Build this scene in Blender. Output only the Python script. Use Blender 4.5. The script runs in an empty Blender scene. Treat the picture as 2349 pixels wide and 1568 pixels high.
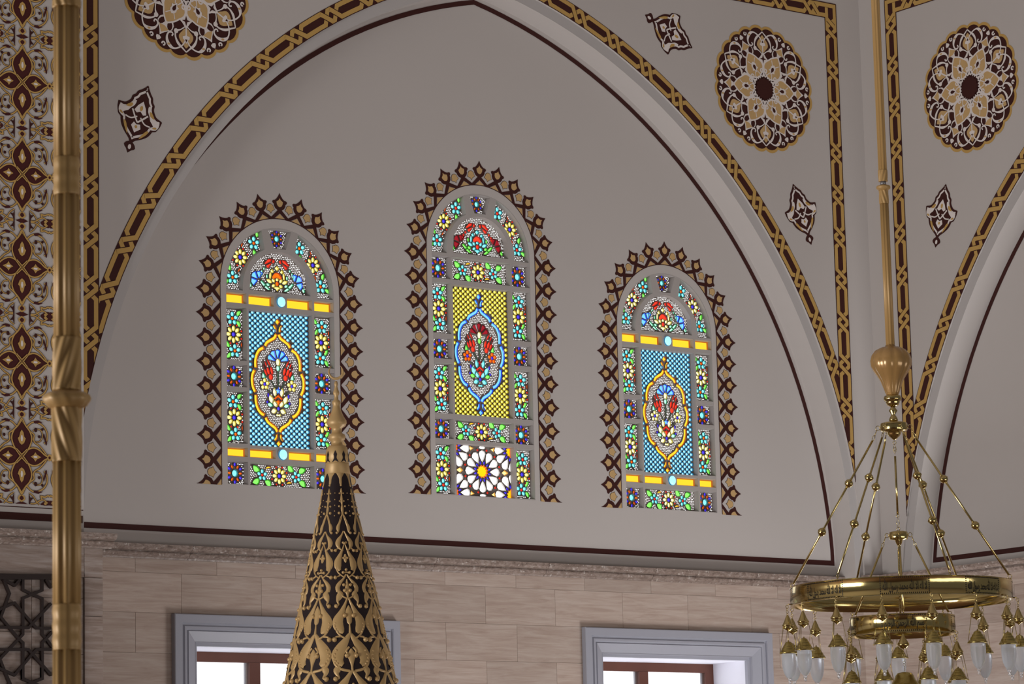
import bpy, bmesh, math, random
from mathutils import Vector, Matrix
from mathutils.geometry import tessellate_polygon
random.seed(7)
PI = math.pi
scene = bpy.context.scene
COL = scene.collection

# ------------------------------------------------------------------ camera
# X runs along the big arched wall, Y into that wall, Z up (metres). Camera stands on a gallery.
YAW, PITCH, ROLL = math.radians(37.412), math.radians(9.36), math.radians(-1.372)
cam_d = bpy.data.cameras.new('camera')
cam_d.sensor_width = 36.0
cam_d.lens = 7248.6 / 2349 * 36.0
cam_d.clip_end = 300
cam = bpy.data.objects.new('camera', cam_d)
COL.objects.link(cam)
fw = Vector((math.sin(YAW) * math.cos(PITCH), math.cos(YAW) * math.cos(PITCH), math.sin(PITCH)))
rt = Vector((math.cos(YAW), -math.sin(YAW), 0))
up = rt.cross(fw)
r2 = rt * math.cos(ROLL) + up * math.sin(ROLL)
u2 = -rt * math.sin(ROLL) + up * math.cos(ROLL)
cam.matrix_world = Matrix(((r2.x, u2.x, -fw.x, 0), (r2.y, u2.y, -fw.y, -21.16), (r2.z, u2.z, -fw.z, 6.0), (0, 0, 0, 1)))
cam_d.dof.use_dof = True
cam_d.dof.focus_distance = 26.0
cam_d.dof.aperture_fstop = 16.0
scene.camera = cam

# ------------------------------------------------------------------ light
world = bpy.data.worlds.new('world')
scene.world = world
world.use_nodes = True
wn = world.node_tree.nodes['Background']
wn.inputs[0].default_value = (1.0, 0.95, 0.93, 1)
wn.inputs[1].default_value = 0.12

def area(name, loc, target, sx, sy, power, col):
    l = bpy.data.lights.new(name, 'AREA')
    l.shape = 'RECTANGLE'; l.size = sx; l.size_y = sy; l.energy = power; l.color = col
    o = bpy.data.objects.new(name, l); COL.objects.link(o)
    o.location = loc
    o.rotation_euler = (Vector(target) - Vector(loc)).to_track_quat('-Z', 'Y').to_euler()
    return o
# daylight of the hall's other lower windows: far left-hand wall, right-hand wall below the frame, opposite wall
area('daylight_left_wall_windows', (-8.0, -6.0, 4.0), (20, -3, 9), 8, 5.0, 2330, (1.0, .985, .97))
area('daylight_right_wall_windows', (19.8, -5.0, 2.5), (18, 0, 8.5), 4, 3.0, 580, (.98, .985, 1.0))
area('daylight_opposite_windows', (16.0, -24.0, 2.6), (16, 0, 8.6), 14, 4.0, 600, (1.0, .985, .97))
scene.view_settings.view_transform = 'Standard'
scene.view_settings.look = 'None'
scene.view_settings.exposure = 0.0
scene.view_settings.gamma = 1.0
scene.view_settings.use_curve_mapping = False

# ------------------------------------------------------------------ materials
def lin(r, g, b):
    f = lambda c: (c / 255 / 12.92) if c / 255 <= .04045 else ((c / 255 + .055) / 1.055) ** 2.4
    return (f(r), f(g), f(b), 1)
AL = .72
def mat(name, col, rough=.7, metal=0., vary=.06, scale=6., bump=0., bscale=60., spec=.3, stretch=None, al=AL):
    col = tuple(c * (al if metal < .9 else 1) for c in col[:3])
    m = bpy.data.materials.new(name); m.use_nodes = True
    nt = m.node_tree; N = nt.nodes; L = nt.links
    b = N['Principled BSDF']
    b.inputs['Roughness'].default_value = rough; b.inputs['Metallic'].default_value = metal
    b.inputs['Specular IOR Level'].default_value = spec
    tc = N.new('ShaderNodeTexCoord'); mp = N.new('ShaderNodeMapping')
    L.new(tc.outputs['Object'], mp.inputs[0])
    if stretch: mp.inputs['Scale'].default_value = stretch
    nz = N.new('ShaderNodeTexNoise'); nz.inputs['Scale'].default_value = scale; nz.inputs['Detail'].default_value = 5
    L.new(mp.outputs[0], nz.inputs['Vector'])
    mx = N.new('ShaderNodeMix'); mx.data_type = 'RGBA'
    mx.inputs[6].default_value = tuple(c * (1 - vary) for c in col[:3]) + (1,)
    mx.inputs[7].default_value = tuple(min(1, c * (1 + vary)) for c in col[:3]) + (1,)
    L.new(nz.outputs['Fac'], mx.inputs[0]); L.new(mx.outputs[2], b.inputs['Base Color'])
    if bump:
        n2 = N.new('ShaderNodeTexNoise'); n2.inputs['Scale'].default_value = bscale
        L.new(mp.outputs[0], n2.inputs['Vector'])
        bp = N.new('ShaderNodeBump'); bp.inputs['Strength'].default_value = bump; bp.inputs['Distance'].default_value = .01
        L.new(n2.outputs['Fac'], bp.inputs['Height']); L.new(bp.outputs[0], b.inputs['Normal'])
    return m
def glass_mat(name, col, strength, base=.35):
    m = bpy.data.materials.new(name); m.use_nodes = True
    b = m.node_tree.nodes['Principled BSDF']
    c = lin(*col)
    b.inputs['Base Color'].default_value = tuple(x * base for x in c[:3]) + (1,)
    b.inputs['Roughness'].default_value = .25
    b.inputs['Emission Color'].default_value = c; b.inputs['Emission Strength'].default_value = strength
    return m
def marble(name, c1, c2, c3, speck=False, rough=.28):
    m = bpy.data.materials.new(name); m.use_nodes = True
    c1, c2, c3 = (tuple(x * AL for x in c[:3]) + (1,) for c in (c1, c2, c3))
    nt = m.node_tree; N = nt.nodes; L = nt.links; b = N['Principled BSDF']
    b.inputs['Roughness'].default_value = rough; b.inputs['Specular IOR Level'].default_value = .3
    tc = N.new('ShaderNodeTexCoord'); oi = N.new('ShaderNodeObjectInfo')
    ad = N.new('ShaderNodeVectorMath'); ad.operation = 'MULTIPLY_ADD'
    L.new(oi.outputs['Random'], ad.inputs[0]); ad.inputs[1].default_value = (37, 11, 23)
    L.new(tc.outputs['Object'], ad.inputs[2])
    mp = N.new('ShaderNodeMapping'); mp.inputs['Scale'].default_value = (1.4, 1.4, 17) if not speck else (5, 5, 9)
    L.new(ad.outputs[0], mp.inputs[0])
    nz = N.new('ShaderNodeTexNoise'); nz.inputs['Scale'].default_value = 1.6 if not speck else 5.; nz.inputs['Detail'].default_value = 8; nz.inputs['Roughness'].default_value = .65
    nz.inputs['Distortion'].default_value = .6
    L.new(mp.outputs[0], nz.inputs['Vector'])
    rp = N.new('ShaderNodeValToRGB'); e = rp.color_ramp.elements
    e[0].position = .32; e[0].color = c1; e[1].position = .68; e[1].color = c3
    k = e.new(.5); k.color = c2
    L.new(nz.outputs['Fac'], rp.inputs[0])
    hs = N.new('ShaderNodeHueSaturation')
    mr = N.new('ShaderNodeMapRange'); mr.inputs[3].default_value = .9; mr.inputs[4].default_value = 1.08
    L.new(oi.outputs['Random'], mr.inputs[0]); L.new(mr.outputs[0], hs.inputs['Value'])
    L.new(rp.outputs[0], hs.inputs['Color'])
    out = hs.outputs[0]
    if speck:
        n3 = N.new('ShaderNodeTexNoise'); n3.inputs['Scale'].default_value = 26; n3.inputs['Detail'].default_value = 4
        L.new(tc.outputs['Object'], n3.inputs['Vector'])
        r3 = N.new('ShaderNodeValToRGB'); r3.color_ramp.elements[0].position = .62; r3.color_ramp.elements[1].position = .72
        L.new(n3.outputs['Fac'], r3.inputs[0])
        mx = N.new('ShaderNodeMix'); mx.data_type = 'RGBA'
        L.new(r3.outputs[0], mx.inputs[0]); L.new(out, mx.inputs[6]); mx.inputs[7].default_value = (.55, .5, .46, 1)
        out = mx.outputs[2]
    L.new(out, b.inputs['Base Color'])
    return m

PLASTER = mat('wall_plaster', (.70, .645, .615), .75, vary=.02, scale=1.2, spec=.2)
MARGIN = mat('arch_margin_plaster', (.64, .60, .585), .75, vary=.02, scale=1.2, spec=.2)
LATTICE = mat('window_plaster', (.56, .515, .49), .8, vary=.04, scale=8, spec=.15)
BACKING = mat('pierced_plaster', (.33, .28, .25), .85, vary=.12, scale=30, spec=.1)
DARK = mat('dark_brown_paint', (.064, .0135, .0105), .6, vary=.12, scale=3, spec=.25)
RED = mat('oxblood_paint', (.085, .014, .013), .6, vary=.15, scale=4, spec=.25)
GOLD = mat('ochre_gold_paint', (.70, .43, .13), .6, vary=.06, scale=5, spec=.25)
TAN = mat('tan_paint', (.66, .43, .19), .6, vary=.10, scale=7, spec=.25, al=.82)
PALE = mat('pale_cream_paint', (.74, .675, .645), .7, vary=.04, scale=9, spec=.2, al=1)
SLAB = marble('travertine', (.50, .375, .31, 1), (.60, .475, .405, 1), (.68, .565, .495, 1))
PIERSLAB = marble('grey_travertine', (.30, .22, .18, 1), (.42, .33, .285, 1), (.54, .46, .42, 1))
CORN = marble('cornice_marble', (.17, .12, .10, 1), (.32, .24, .20, 1), (.46, .385, .345, 1), speck=True, rough=.35)
FRAME = mat('grey_stone_frame', (.455, .46, .53), .45, vary=.03, scale=2, spec=.4)
WHITE = mat('white_plaster', (.80, .80, .88), .7, vary=.02, scale=2, al=1)
WOOD = mat('brown_window_wood', (.16, .055, .034), .45, vary=.25, scale=4, stretch=(1, 1, .15), spec=.4)
PANE = glass_mat('daylit_pane', (250, 252, 255), 1.35, .6)
GRILLE = mat('dark_bronze', (.028, .016, .014), .5, vary=.1)
BRASS = mat('polished_brass', (.55, .43, .18), .13, 1.0, vary=.06, scale=9, bump=.08, bscale=14)
BRASSD = mat('hammered_brass', (.47, .37, .13), .24, 1.0, vary=.12, scale=30, bump=.12, bscale=40)
ENGR = mat('engraved_black', (.02, .014, .008), .5, vary=.1)
GILT = mat('satin_gilt', (.72, .47, .20), .45, .2, vary=.06, scale=12, spec=.5)
GILTP = mat('gilt_pole', (.66, .405, .15), .45, .12, vary=.05, scale=12, spec=.5)
AMBER = mat('amber_lacquer', (.60, .35, .125), .22, .25, vary=.08, scale=10, spec=.6)
CONE = mat('dark_plum_lacquer', (.026, .014, .016), .5, vary=.15, scale=9, spec=.3)
STEEL = mat('grey_steel', (.35, .34, .36), .4, .6)
CARPET = mat('red_carpet', (.30, .17, .13), .95, vary=.25, scale=1.5)
FROST = bpy.data.materials.new('frosted_glass'); FROST.use_nodes = True
_b = FROST.node_tree.nodes['Principled BSDF']
_b.inputs['Base Color'].default_value = (.82, .85, .90, 1); _b.inputs['Roughness'].default_value = .30
_b.inputs['Transmission Weight'].default_value = .72; _b.inputs['IOR'].default_value = 1.15
CRYSTAL = bpy.data.materials.new('clear_glass'); CRYSTAL.use_nodes = True
_b = CRYSTAL.node_tree.nodes['Principled BSDF']
_b.inputs['Base Color'].default_value = (.95, .96, 1, 1); _b.inputs['Roughness'].default_value = .03
_b.inputs['Transmission Weight'].default_value = .85; _b.inputs['IOR'].default_value = 1.45

GEM = {}
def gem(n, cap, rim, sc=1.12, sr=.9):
    GEM[n] = (glass_mat(n + '_glass', cap, sc), glass_mat(n + '_edge_glow', rim, sr))  # rim colour emits: glow of the glass on the hole sides, painted in
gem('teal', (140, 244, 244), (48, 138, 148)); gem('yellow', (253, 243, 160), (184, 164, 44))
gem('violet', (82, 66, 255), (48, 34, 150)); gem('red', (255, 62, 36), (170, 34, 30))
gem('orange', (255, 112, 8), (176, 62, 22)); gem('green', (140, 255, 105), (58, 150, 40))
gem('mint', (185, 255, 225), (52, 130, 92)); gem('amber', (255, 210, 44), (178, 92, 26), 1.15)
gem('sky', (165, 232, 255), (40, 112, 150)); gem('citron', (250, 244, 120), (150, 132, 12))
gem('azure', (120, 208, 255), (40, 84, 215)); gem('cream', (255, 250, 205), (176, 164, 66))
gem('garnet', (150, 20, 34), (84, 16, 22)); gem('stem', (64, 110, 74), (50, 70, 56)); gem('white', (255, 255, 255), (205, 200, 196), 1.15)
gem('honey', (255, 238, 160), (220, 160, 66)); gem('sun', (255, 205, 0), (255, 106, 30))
DOT = glass_mat('white_bead_glass', (255, 255, 255), 1.25)

# ------------------------------------------------------------------ mesh builder
def inset(pts, d):
    n = len(pts); out = []
    A = sum(pts[i][0] * pts[(i + 1) % n][1] - pts[(i + 1) % n][0] * pts[i][1] for i in range(n))
    s = 1 if A > 0 else -1
    for i in range(n):
        a, b, c = pts[i - 1], pts[i], pts[(i + 1) % n]
        d1 = (b[0] - a[0], b[1] - a[1]); d2 = (c[0] - b[0], c[1] - b[1])
        l1 = math.hypot(*d1) or 1e-9; l2 = math.hypot(*d2) or 1e-9
        n1 = (-d1[1] / l1 * s, d1[0] / l1 * s); n2 = (-d2[1] / l2 * s, d2[0] / l2 * s)
        m = (n1[0] + n2[0], n1[1] + n2[1]); ml = math.hypot(*m)
        if ml < 1e-6: m = n1; k = 1
        else:
            m = (m[0] / ml, m[1] / ml); k = min(1 / max(.35, m[0] * n1[0] + m[1] * n1[1]), 2.)
        out.append((b[0] + m[0] * d * k, b[1] + m[1] * d * k))
    return out
def ellipse(x, y, a, b, rot=0., n=10):
    c, s = math.cos(rot), math.sin(rot)
    return [(x + a * math.cos(t) * c - b * math.sin(t) * s, y + a * math.cos(t) * s + b * math.sin(t) * c) for t in (2 * PI * i / n for i in range(n))]
def spline(pts, k=6, closed=False):
    n = len(pts); out = []
    rng = range(n) if closed else range(n - 1)
    for i in rng:
        p0 = pts[(i - 1) % n] if (closed or i > 0) else pts[0]
        p1 = pts[i]; p2 = pts[(i + 1) % n]
        p3 = pts[(i + 2) % n] if (closed or i + 2 < n) else pts[-1]
        for j in range(k):
            t = j / k
            out.append(tuple(.5 * (2 * p1[q] + (p2[q] - p0[q]) * t + (2 * p0[q] - 5 * p1[q] + 4 * p2[q] - p3[q]) * t * t + (3 * p1[q] - p0[q] - 3 * p2[q] + p3[q]) * t ** 3) for q in range(len(p1))))
    if not closed: out.append(tuple(pts[-1]))
    return out
def stroke_sides(pts, w, closed=False):
    n = len(pts); L = []; R = []
    for i in range(n):
        a = pts[i - 1] if (i > 0 or closed) else pts[i]
        b = pts[i]; c = pts[(i + 1) % n] if (i + 1 < n or closed) else pts[i]
        d1 = (b[0] - a[0], b[1] - a[1]); d2 = (c[0] - b[0], c[1] - b[1])
        l1 = math.hypot(*d1); l2 = math.hypot(*d2)
        n1 = (-d1[1] / l1, d1[0] / l1) if l1 > 1e-9 else None
        n2 = (-d2[1] / l2, d2[0] / l2) if l2 > 1e-9 else n1
        if n1 is None: n1 = n2
        m = (n1[0] + n2[0], n1[1] + n2[1]); ml = math.hypot(*m)
        if ml < 1e-6: m = n1; k = 1
        else:
            m = (m[0] / ml, m[1] / ml); k = min(1 / max(.3, m[0] * n1[0] + m[1] * n1[1]), 2.2)
        hw = (w[i] if isinstance(w, (list, tuple)) else w) / 2 * k
        L.append((b[0] + m[0] * hw, b[1] + m[1] * hw)); R.append((b[0] - m[0] * hw, b[1] - m[1] * hw))
    return L, R
def inside(p, poly):
    x, y = p; c = False; j = len(poly) - 1
    for i in range(len(poly)):
        xi, yi = poly[i]; xj, yj = poly[j]
        if (yi > y) != (yj > y) and x < (xj - xi) * (y - yi) / (yj - yi) + xi: c = not c
        j = i
    return c
def clip(poly, fn):
    """keep the part of poly where fn(p) >= 0 (fn near-linear over the polygon)"""
    out = []; n = len(poly)
    for i in range(n):
        a, b = poly[i], poly[(i + 1) % n]; fa, fb = fn(a), fn(b)
        if fa >= 0: out.append(a)
        if (fa >= 0) != (fb >= 0):
            t = fa / (fa - fb); out.append((a[0] + (b[0] - a[0]) * t, a[1] + (b[1] - a[1]) * t))
    return out

class PM:
    """collects faces; 2-D helpers lie in the local x-z plane, h stands towards the room (-y)"""
    def __init__(s, xf=None):
        s.v = []; s.f = []; s.fm = []; s.mats = []; s.xf = xf or (lambda u, v, h: (u, -h, v)); s.smooth = []; s.k = 0
    def mi(s, m):
        if m not in s.mats: s.mats.append(m)
        return s.mats.index(m)
    def add(s, pts, m, sm=False):
        i = len(s.v); s.v.extend(pts); s.f.append(tuple(range(i, i + len(pts)))); s.fm.append(s.mi(m)); s.smooth.append(sm)
    def face(s, p2, m, h=0.):
        if len(p2) >= 3: s.add([s.xf(p[0], p[1], h) for p in p2], m)
    def poly(s, loops, m, h=0.):
        if loops and not isinstance(loops[0][0], (tuple, list)): loops = [loops]
        flat = [p for l in loops for p in l]
        s.k += 1; h += (s.k % 19) * 1.3e-5
        tris = tessellate_polygon([[Vector((p[0], p[1], 0)) for p in l] for l in loops])
        i = len(s.v); s.v.extend(s.xf(p[0], p[1], h) for p in flat); k = s.mi(m)
        for t in tris:
            a, b, c = (flat[q] for q in t)
            ar = (b[0] - a[0]) * (c[1] - a[1]) - (c[0] - a[0]) * (b[1] - a[1])
            if abs(ar) < 1e-12: continue
            s.f.append(tuple(i + q for q in (t if ar > 0 else t[::-1]))); s.fm.append(k); s.smooth.append(False)
    def stroke(s, pts, w, m, h=0., closed=False):
        s.k += 1; h += (s.k % 19) * 1.3e-5
        L, R = stroke_sides(pts, w, closed); n = len(pts)
        for i in range(n if closed else n - 1):
            j = (i + 1) % n
            s.face([R[i], R[j], L[j], L[i]], m, h)
    def wall(s, a, ha, b, hb, m, sm=False):
        """band between closed outlines a (height ha) and b (height hb)"""
        n = len(a)
        for i in range(n):
            j = (i + 1) % n
            s.add([s.xf(*a[i], ha), s.xf(*a[j], ha), s.xf(*b[j], hb), s.xf(*b[i], hb)], m, sm)
    def cup(s, o, g, ins=None, top=.011, floor=.002):
        """coloured glass piece seated in a pierced hole: plaster lip, hole side with the glow painted in, clear face"""
        A = sum(o[i - 1][0] * o[i][1] - o[i][0] * o[i - 1][1] for i in range(len(o)))
        if A < 0: o = o[::-1]
        xs = [p[0] for p in o]; ys = [p[1] for p in o]
        sz = min(max(xs) - min(xs), max(ys) - min(ys))
        ins = ins if ins is not None else max(.0015, min(.006, sz * .13))
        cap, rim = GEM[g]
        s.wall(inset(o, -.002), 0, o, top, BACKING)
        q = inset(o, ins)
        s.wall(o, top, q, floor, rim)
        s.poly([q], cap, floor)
    def bump(s, o, m, hgt, ins):
        q = inset(o, ins); q2 = inset(o, ins * 2.1)
        s.wall(o, 0, q, hgt * .75, m, True); s.wall(q, hgt * .75, q2, hgt, m, True); s.poly([q2], m, hgt)
    def box(s, x0, x1, y0, y1, z0, z1, m):
        P = [(x, y, z) for x in (x0, x1) for y in (y0, y1) for z in (z0, z1)]
        for q in ((0, 1, 3, 2), (4, 6, 7, 5), (0, 4, 5, 1), (2, 3, 7, 6), (0, 2, 6, 4), (1, 5, 7, 3)): s.add([P[i] for i in q], m)
    def lathe(s, prof, m, n=24, c=(0, 0, 0), mod=None, sm=True):
        R = []
        for k, (r, z) in enumerate(prof):
            R.append([(c[0] + (r * (mod(t, z) if mod else 1)) * math.cos(t), c[1] + (r * (mod(t, z) if mod else 1)) * math.sin(t), c[2] + z) for t in (2 * PI * i / n for i in range(n))])
        for a, b in zip(R, R[1:]):
            for i in range(n):
                j = (i + 1) % n
                s.add([a[i], a[j], b[j], b[i]] if prof[0][1] < prof[-1][1] else [a[i], b[i], b[j], a[j]], m, sm)
        for ring, top in ((R[0], prof[0][1] > prof[-1][1]), (R[-1], prof[0][1] < prof[-1][1])):
            s.add(ring if top else ring[::-1], m)
    def tube(s, pts, r, m, n=6, closed=False, sm=True):
        pts = [Vector(p) for p in pts]; N = len(pts); R = []
        prev = None
        for i in range(N):
            a = pts[i - 1] if (i or closed) else pts[i]; b = pts[(i + 1) % N] if (i + 1 < N or closed) else pts[i]
            d = (b - a).normalized()
            x = d.orthogonal().normalized() if prev is None else (prev - d * prev.dot(d)).normalized()
            prev = x; y = d.cross(x); rr = r[i] if isinstance(r, (list, tuple)) else r
            R.append([tuple(pts[i] + x * (rr * math.cos(2 * PI * k / n)) + y * (rr * math.sin(2 * PI * k / n))) for k in range(n)])
        for i in range(N if closed else N - 1):
            a, b = R[i], R[(i + 1) % N]
            for k in range(n): s.add([a[k], a[(k + 1) % n], b[(k + 1) % n], b[k]], m, sm)
        if not closed: s.add(R[0][::-1], m); s.add(R[-1], m)
    def ball(s, c, r, m, n=12, k=8):
        s.lathe([(max(1e-4, r * math.sin(PI * i / k)), -r * math.cos(PI * i / k)) for i in range(k + 1)], m, n, c)
    def mesh(s, name):
        me = bpy.data.meshes.new(name); me.from_pydata(s.v, [], s.f)
        for m in s.mats: me.materials.append(m)
        me.polygons.foreach_set('material_index', s.fm); me.polygons.foreach_set('use_smooth', s.smooth)
        if any(s.smooth):
            bm = bmesh.new(); bm.from_mesh(me); bmesh.ops.remove_doubles(bm, verts=bm.verts, dist=2e-5); bm.to_mesh(me); bm.free()
        me.update(); return me
    def build(s, name, parent=None, loc=(0, 0, 0), rot=None, scale=None):
        return put(name, s.mesh(name), parent, loc, rot, scale)
def put(name, me, parent=None, loc=(0, 0, 0), rot=None, scale=None):
    o = bpy.data.objects.new(name, me); COL.objects.link(o)
    if parent: o.parent = parent
    o.location = loc
    if rot: o.rotation_euler = rot
    if scale: o.scale = scale
    return o
def struct(o, label, cat):
    o['kind'] = 'structure'; o['label'] = label; o['category'] = cat; return o
def tag(o, label, cat, group=None):
    o['label'] = label; o['category'] = cat
    if group: o['group'] = group
    return o
def stuff(o): o['kind'] = 'stuff'; return o

# ================================================================== THE WALLS
AX = 16.07                      # axis of the big arch
CE, CZ, RA = 1.0, 8.54, 5.142    # pointed arch: centre offset, centre height, radius at the painted band
FY = .28                         # depth of the recessed tympanum
XR = 20.44                       # corner with the right-hand wall
def pointed(ax, e, zc, R, zb, n=40):
    """pointed-arch outline, bottom left -> apex -> bottom right"""
    am = math.acos(e / R)
    right = [(ax - e + R * math.cos(a), zc + R * math.sin(a)) for a in (am * i / n for i in range(n + 1))]
    left = [(2 * ax - x, z) for x, z in right]
    out = left + right[::-1][1:]
    return [(left[0][0], zb)] + out + [(right[0][0], zb)]
def plate(pm, u0, u1, z0, z1, arch, m, h=0.):
    """wall plate round an arch that opens at the bottom edge z0"""
    pm.poly([[(u0, z0)] + arch + [(u1, z0), (u1, z1), (u0, z1)]], m, h)
def reveal(pm, arch, ha, arch2, hb, m):
    for i in range(len(arch) - 1):
        pm.add([pm.xf(*arch[i], ha), pm.xf(*arch[i + 1], ha), pm.xf(*arch2[i + 1], hb), pm.xf(*arch2[i], hb)], m)

archA = pointed(AX, CE, CZ, RA, 8.35)
archB = pointed(AX, CE, CZ, RA - .095, 8.35)
pm = PM()
plate(pm, 11.5, XR, 8.35, 17.0, archA, PLASTER)
reveal(pm, archA, 0, archA, -.02, PLASTER)
for i in range(len(archA) - 1): pm.face([archA[i], archA[i + 1], archB[i + 1], archB[i]], MARGIN, -.02)
reveal(pm, archB, -.02, archB, -FY, PLASTER)
wall_back = struct(pm.build('wall_back'), 'pale plaster wall with a tall pointed blind arch and painted borders', 'wall')

# ---- tympanum with three arched openings
WIN = [(14.018, 9.0, .060, 1.680), (16.086, 9.0, .083, 2.195), (18.158, 9.012, .060, 1.680)]   # axis, datum, sill, arch centre
WH = .527
def opening(hw, v0, vc, n=20):
    return [(-hw, v0), (hw, v0)] + [(hw * math.cos(PI * i / n), vc + hw * math.sin(PI * i / n)) for i in range(n + 1)]
pm = PM()
holes = [[(a + u, z0 + v) for u, v in opening(WH, v0, vc)] for a, z0, v0, vc in WIN]
pm.poly([[(11.6, 8.35), (XR, 8.35), (XR, 13.75), (11.6, 13.75)]] + holes, PLASTER, -FY)
pm.build('tympanum', wall_back)
pm = PM()
o1 = pointed(16.066, 1.0765, 8.452, 5.117, 8.647)[1:-1]; o2 = pointed(16.066, 1.0765, 8.452, 5.074, 8.692)[1:-1]
cl = lambda P, zb: [(P[0][0] if x < 16 else P[-1][0], zb) if z < zb else (x, z) for x, z in P]
def cutlow(P, zb):
    Q = [p for p in P if p[1] > zb]
    return [(Q[0][0] - .002, zb)] + Q + [(Q[-1][0] + .002, zb)]
pm.poly([cutlow(o1, 8.647), cutlow(o2, 8.692)], DARK, -FY + .003)
pm.build('painted_line', wall_back)

# ---- interlaced painted band, unit centred on its small diamond
LP, BW, BA = .402, .148, .0495
def sub(pts, step=.035):
    out = []
    for a, b in zip(pts, pts[1:]):
        k = max(1, int(math.hypot(b[0] - a[0], b[1] - a[1]) / step))
        out += [(a[0] + (b[0] - a[0]) * i / k, a[1] + (b[1] - a[1]) * i / k) for i in range(k)]
    return out + [pts[-1]]
def band_faces(flip=1, L=LP):
    """list of (quad in (t, s), material, h)"""
    F = []
    h = L / 2
    def st(pts, w, m, z, mit=True):
        A, B = stroke_sides(sub([(t * flip, s) for s, t in pts]), w)
        for i in range(len(A) - 1): F.append(([A[i], A[i + 1], B[i + 1], B[i]], m, z))
    st([(-h, 0), (h, 0)], BW, DARK, .002)
    d0, d1, a, w = .013, .092, BA, .038
    for sg in (1, -1):
        st([(-h, sg * a), (-d1, sg * a), (-d0, -sg * a), (d0, -sg * a), (d1, sg * a), (h, sg * a)], w, GOLD, .003)
    for sg in (1, -1):                      # the two straps that pass over
        seg = [(-sg * d1, a * sg), (-sg * d0, -a * sg)] if sg == 1 else [(d0, a), (d1, -a)]
        p, q = seg; ux, uy = q[0] - p[0], q[1] - p[1]; l = math.hypot(ux, uy); ux /= l; uy /= l
        e = .012
        st([(p[0] + ux * e, p[1] + uy * e), (q[0] - ux * e, q[1] - uy * e)], w + .013, DARK, .004)
        st([(p[0] - ux * .002, p[1] - uy * .002), (q[0] + ux * .002, q[1] + uy * .002)], w, GOLD, .005)
    return F
def band_unit(F, mapf, clipf=None, pm=None):
    pm = pm or PM()
    for q, m, h in F:
        q = [mapf(*p) for p in q]
        if clipf:
            for c in clipf: q = clip(q, c) if q else q
        if len(q) >= 3:
            A = sum(q[i - 1][0] * q[i][1] - q[i][0] * q[i - 1][1] for i in range(len(q)))
            pm.face(q if A > 0 else q[::-1], m, h)
    return pm
def edge_line(pts, w=.007): 
    pm = PM(); pm.stroke(pts, w, DARK, .0035); return pm

def paint_wall(wall, ax, e, zc, R, xb, sides, zt, phase, th0, dth, nth, xc):
    """bands of one wall: the arch band plus vertical and top bands.  xb = centre lines of the vertical bands"""
    root = edge_line([p for p in pointed(ax, e, zc, R + .003, zc)[1:-1] if p[1] > 9.32]).build('painted_band', wall)
    for sgn in sides:                         # arch halves
        cx = ax - sgn * e
        F = band_faces(-sgn)
        lim = [(lambda p, s=sgn: (xb[s] - s * BW / 2 - p[0]) * s)]
        for k in range(-6, nth):
            a0 = th0 - dth * k
            if a0 > 79.5: continue
            mp = lambda t, s, a0=a0: (cx + sgn * (R + BW / 2 + t) * math.cos(math.radians(a0) + s / LP * math.radians(dth)), zc + (R + BW / 2 + t) * math.sin(math.radians(a0) + s / LP * math.radians(dth)))
            apx = [lambda p, s=sgn: (p[0] - ax) * s]
            pm = band_unit(F, mp, lim + apx)
            if pm.f: pm.build('band_link', root)
        F = band_faces(sgn); share = None
        outc = [lambda p: math.hypot(p[0] - cx, p[1] - zc) - R]
        for k in range(14):
            z = phase - LP * k
            if z < zc + .3: break
            if z > zc + 2.4 and z + LP / 2 < zt:
                if share is None: share = band_unit(F, lambda t, s: (t, s)).mesh('band_link')
                put('band_link', share, root, (xb[sgn], 0, z))
            else:
                pm = band_unit(F, lambda t, s: (xb[sgn] + t, z + s), outc)
                if pm.f: pm.build('band_link', root)
        for t in (-BW / 2, BW / 2):
            z0 = zc + math.sqrt(max(0, R * R - (xb[sgn] + t - cx) ** 2)) if abs(xb[sgn] + t - cx) < R else zc
            edge_line([(xb[sgn] + t, z0), (xb[sgn] + t, zt - (BW if t * sgn < 0 else 0))]).build('border_line', root)
        # corner link and top band
        pm = PM(); X = xb[sgn]; s = sgn
        pm.poly([[(X - s * BW / 2, zt - .26), (X + s * BW / 2, zt - .26), (X + s * BW / 2, zt), (X - s * .30, zt), (X - s * .30, zt - BW), (X - s * BW / 2, zt - BW)]], DARK, .0022)
        o = BW / 2
        pm.stroke([(X + s * BA, zt - .25), (X + s * BA, zt - o + BA), (X - s * .27, zt - o + BA)], .038, GOLD, .0032)
        pm.stroke([(X - s * BA, zt - .25), (X - s * BA, zt - o - BA), (X - s * .27, zt - o - BA)], .038, GOLD, .0032)
        pm.build('band_corner', root)
        pm = PM(); F = band_faces(-1)
        me = band_unit(F, lambda t, s: (-s, t)).mesh('band_link')
        k = 0
        while True:
            x = X - sgn * (.245 + LP * k); k += 1
            if (x + LP / 2 * sgn - xc) * sgn < .02 or k > 14: break
            if (x - LP / 2 * sgn - xc) * sgn < 0:
                pmx = band_unit(F, lambda t, s_: (x - s_, zt - BW / 2 + t), [lambda p: (p[0] - xc) * sgn])
                pmx.build('band_link', root)
            else: put('band_link', me, root, (x, 0, zt - BW / 2))
        for t in (0, -BW): edge_line([(X + sgn * (BW / 2 if t == 0 else -BW / 2), zt + t), (xc, zt + t)]).build('border_line', root)
    return root
paint_wall(wall_back, AX, CE, CZ, RA, {1: 20.066, -1: 12.074}, (1, -1), 13.951, 13.704, 68.06, 4.627, 14, AX)

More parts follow.
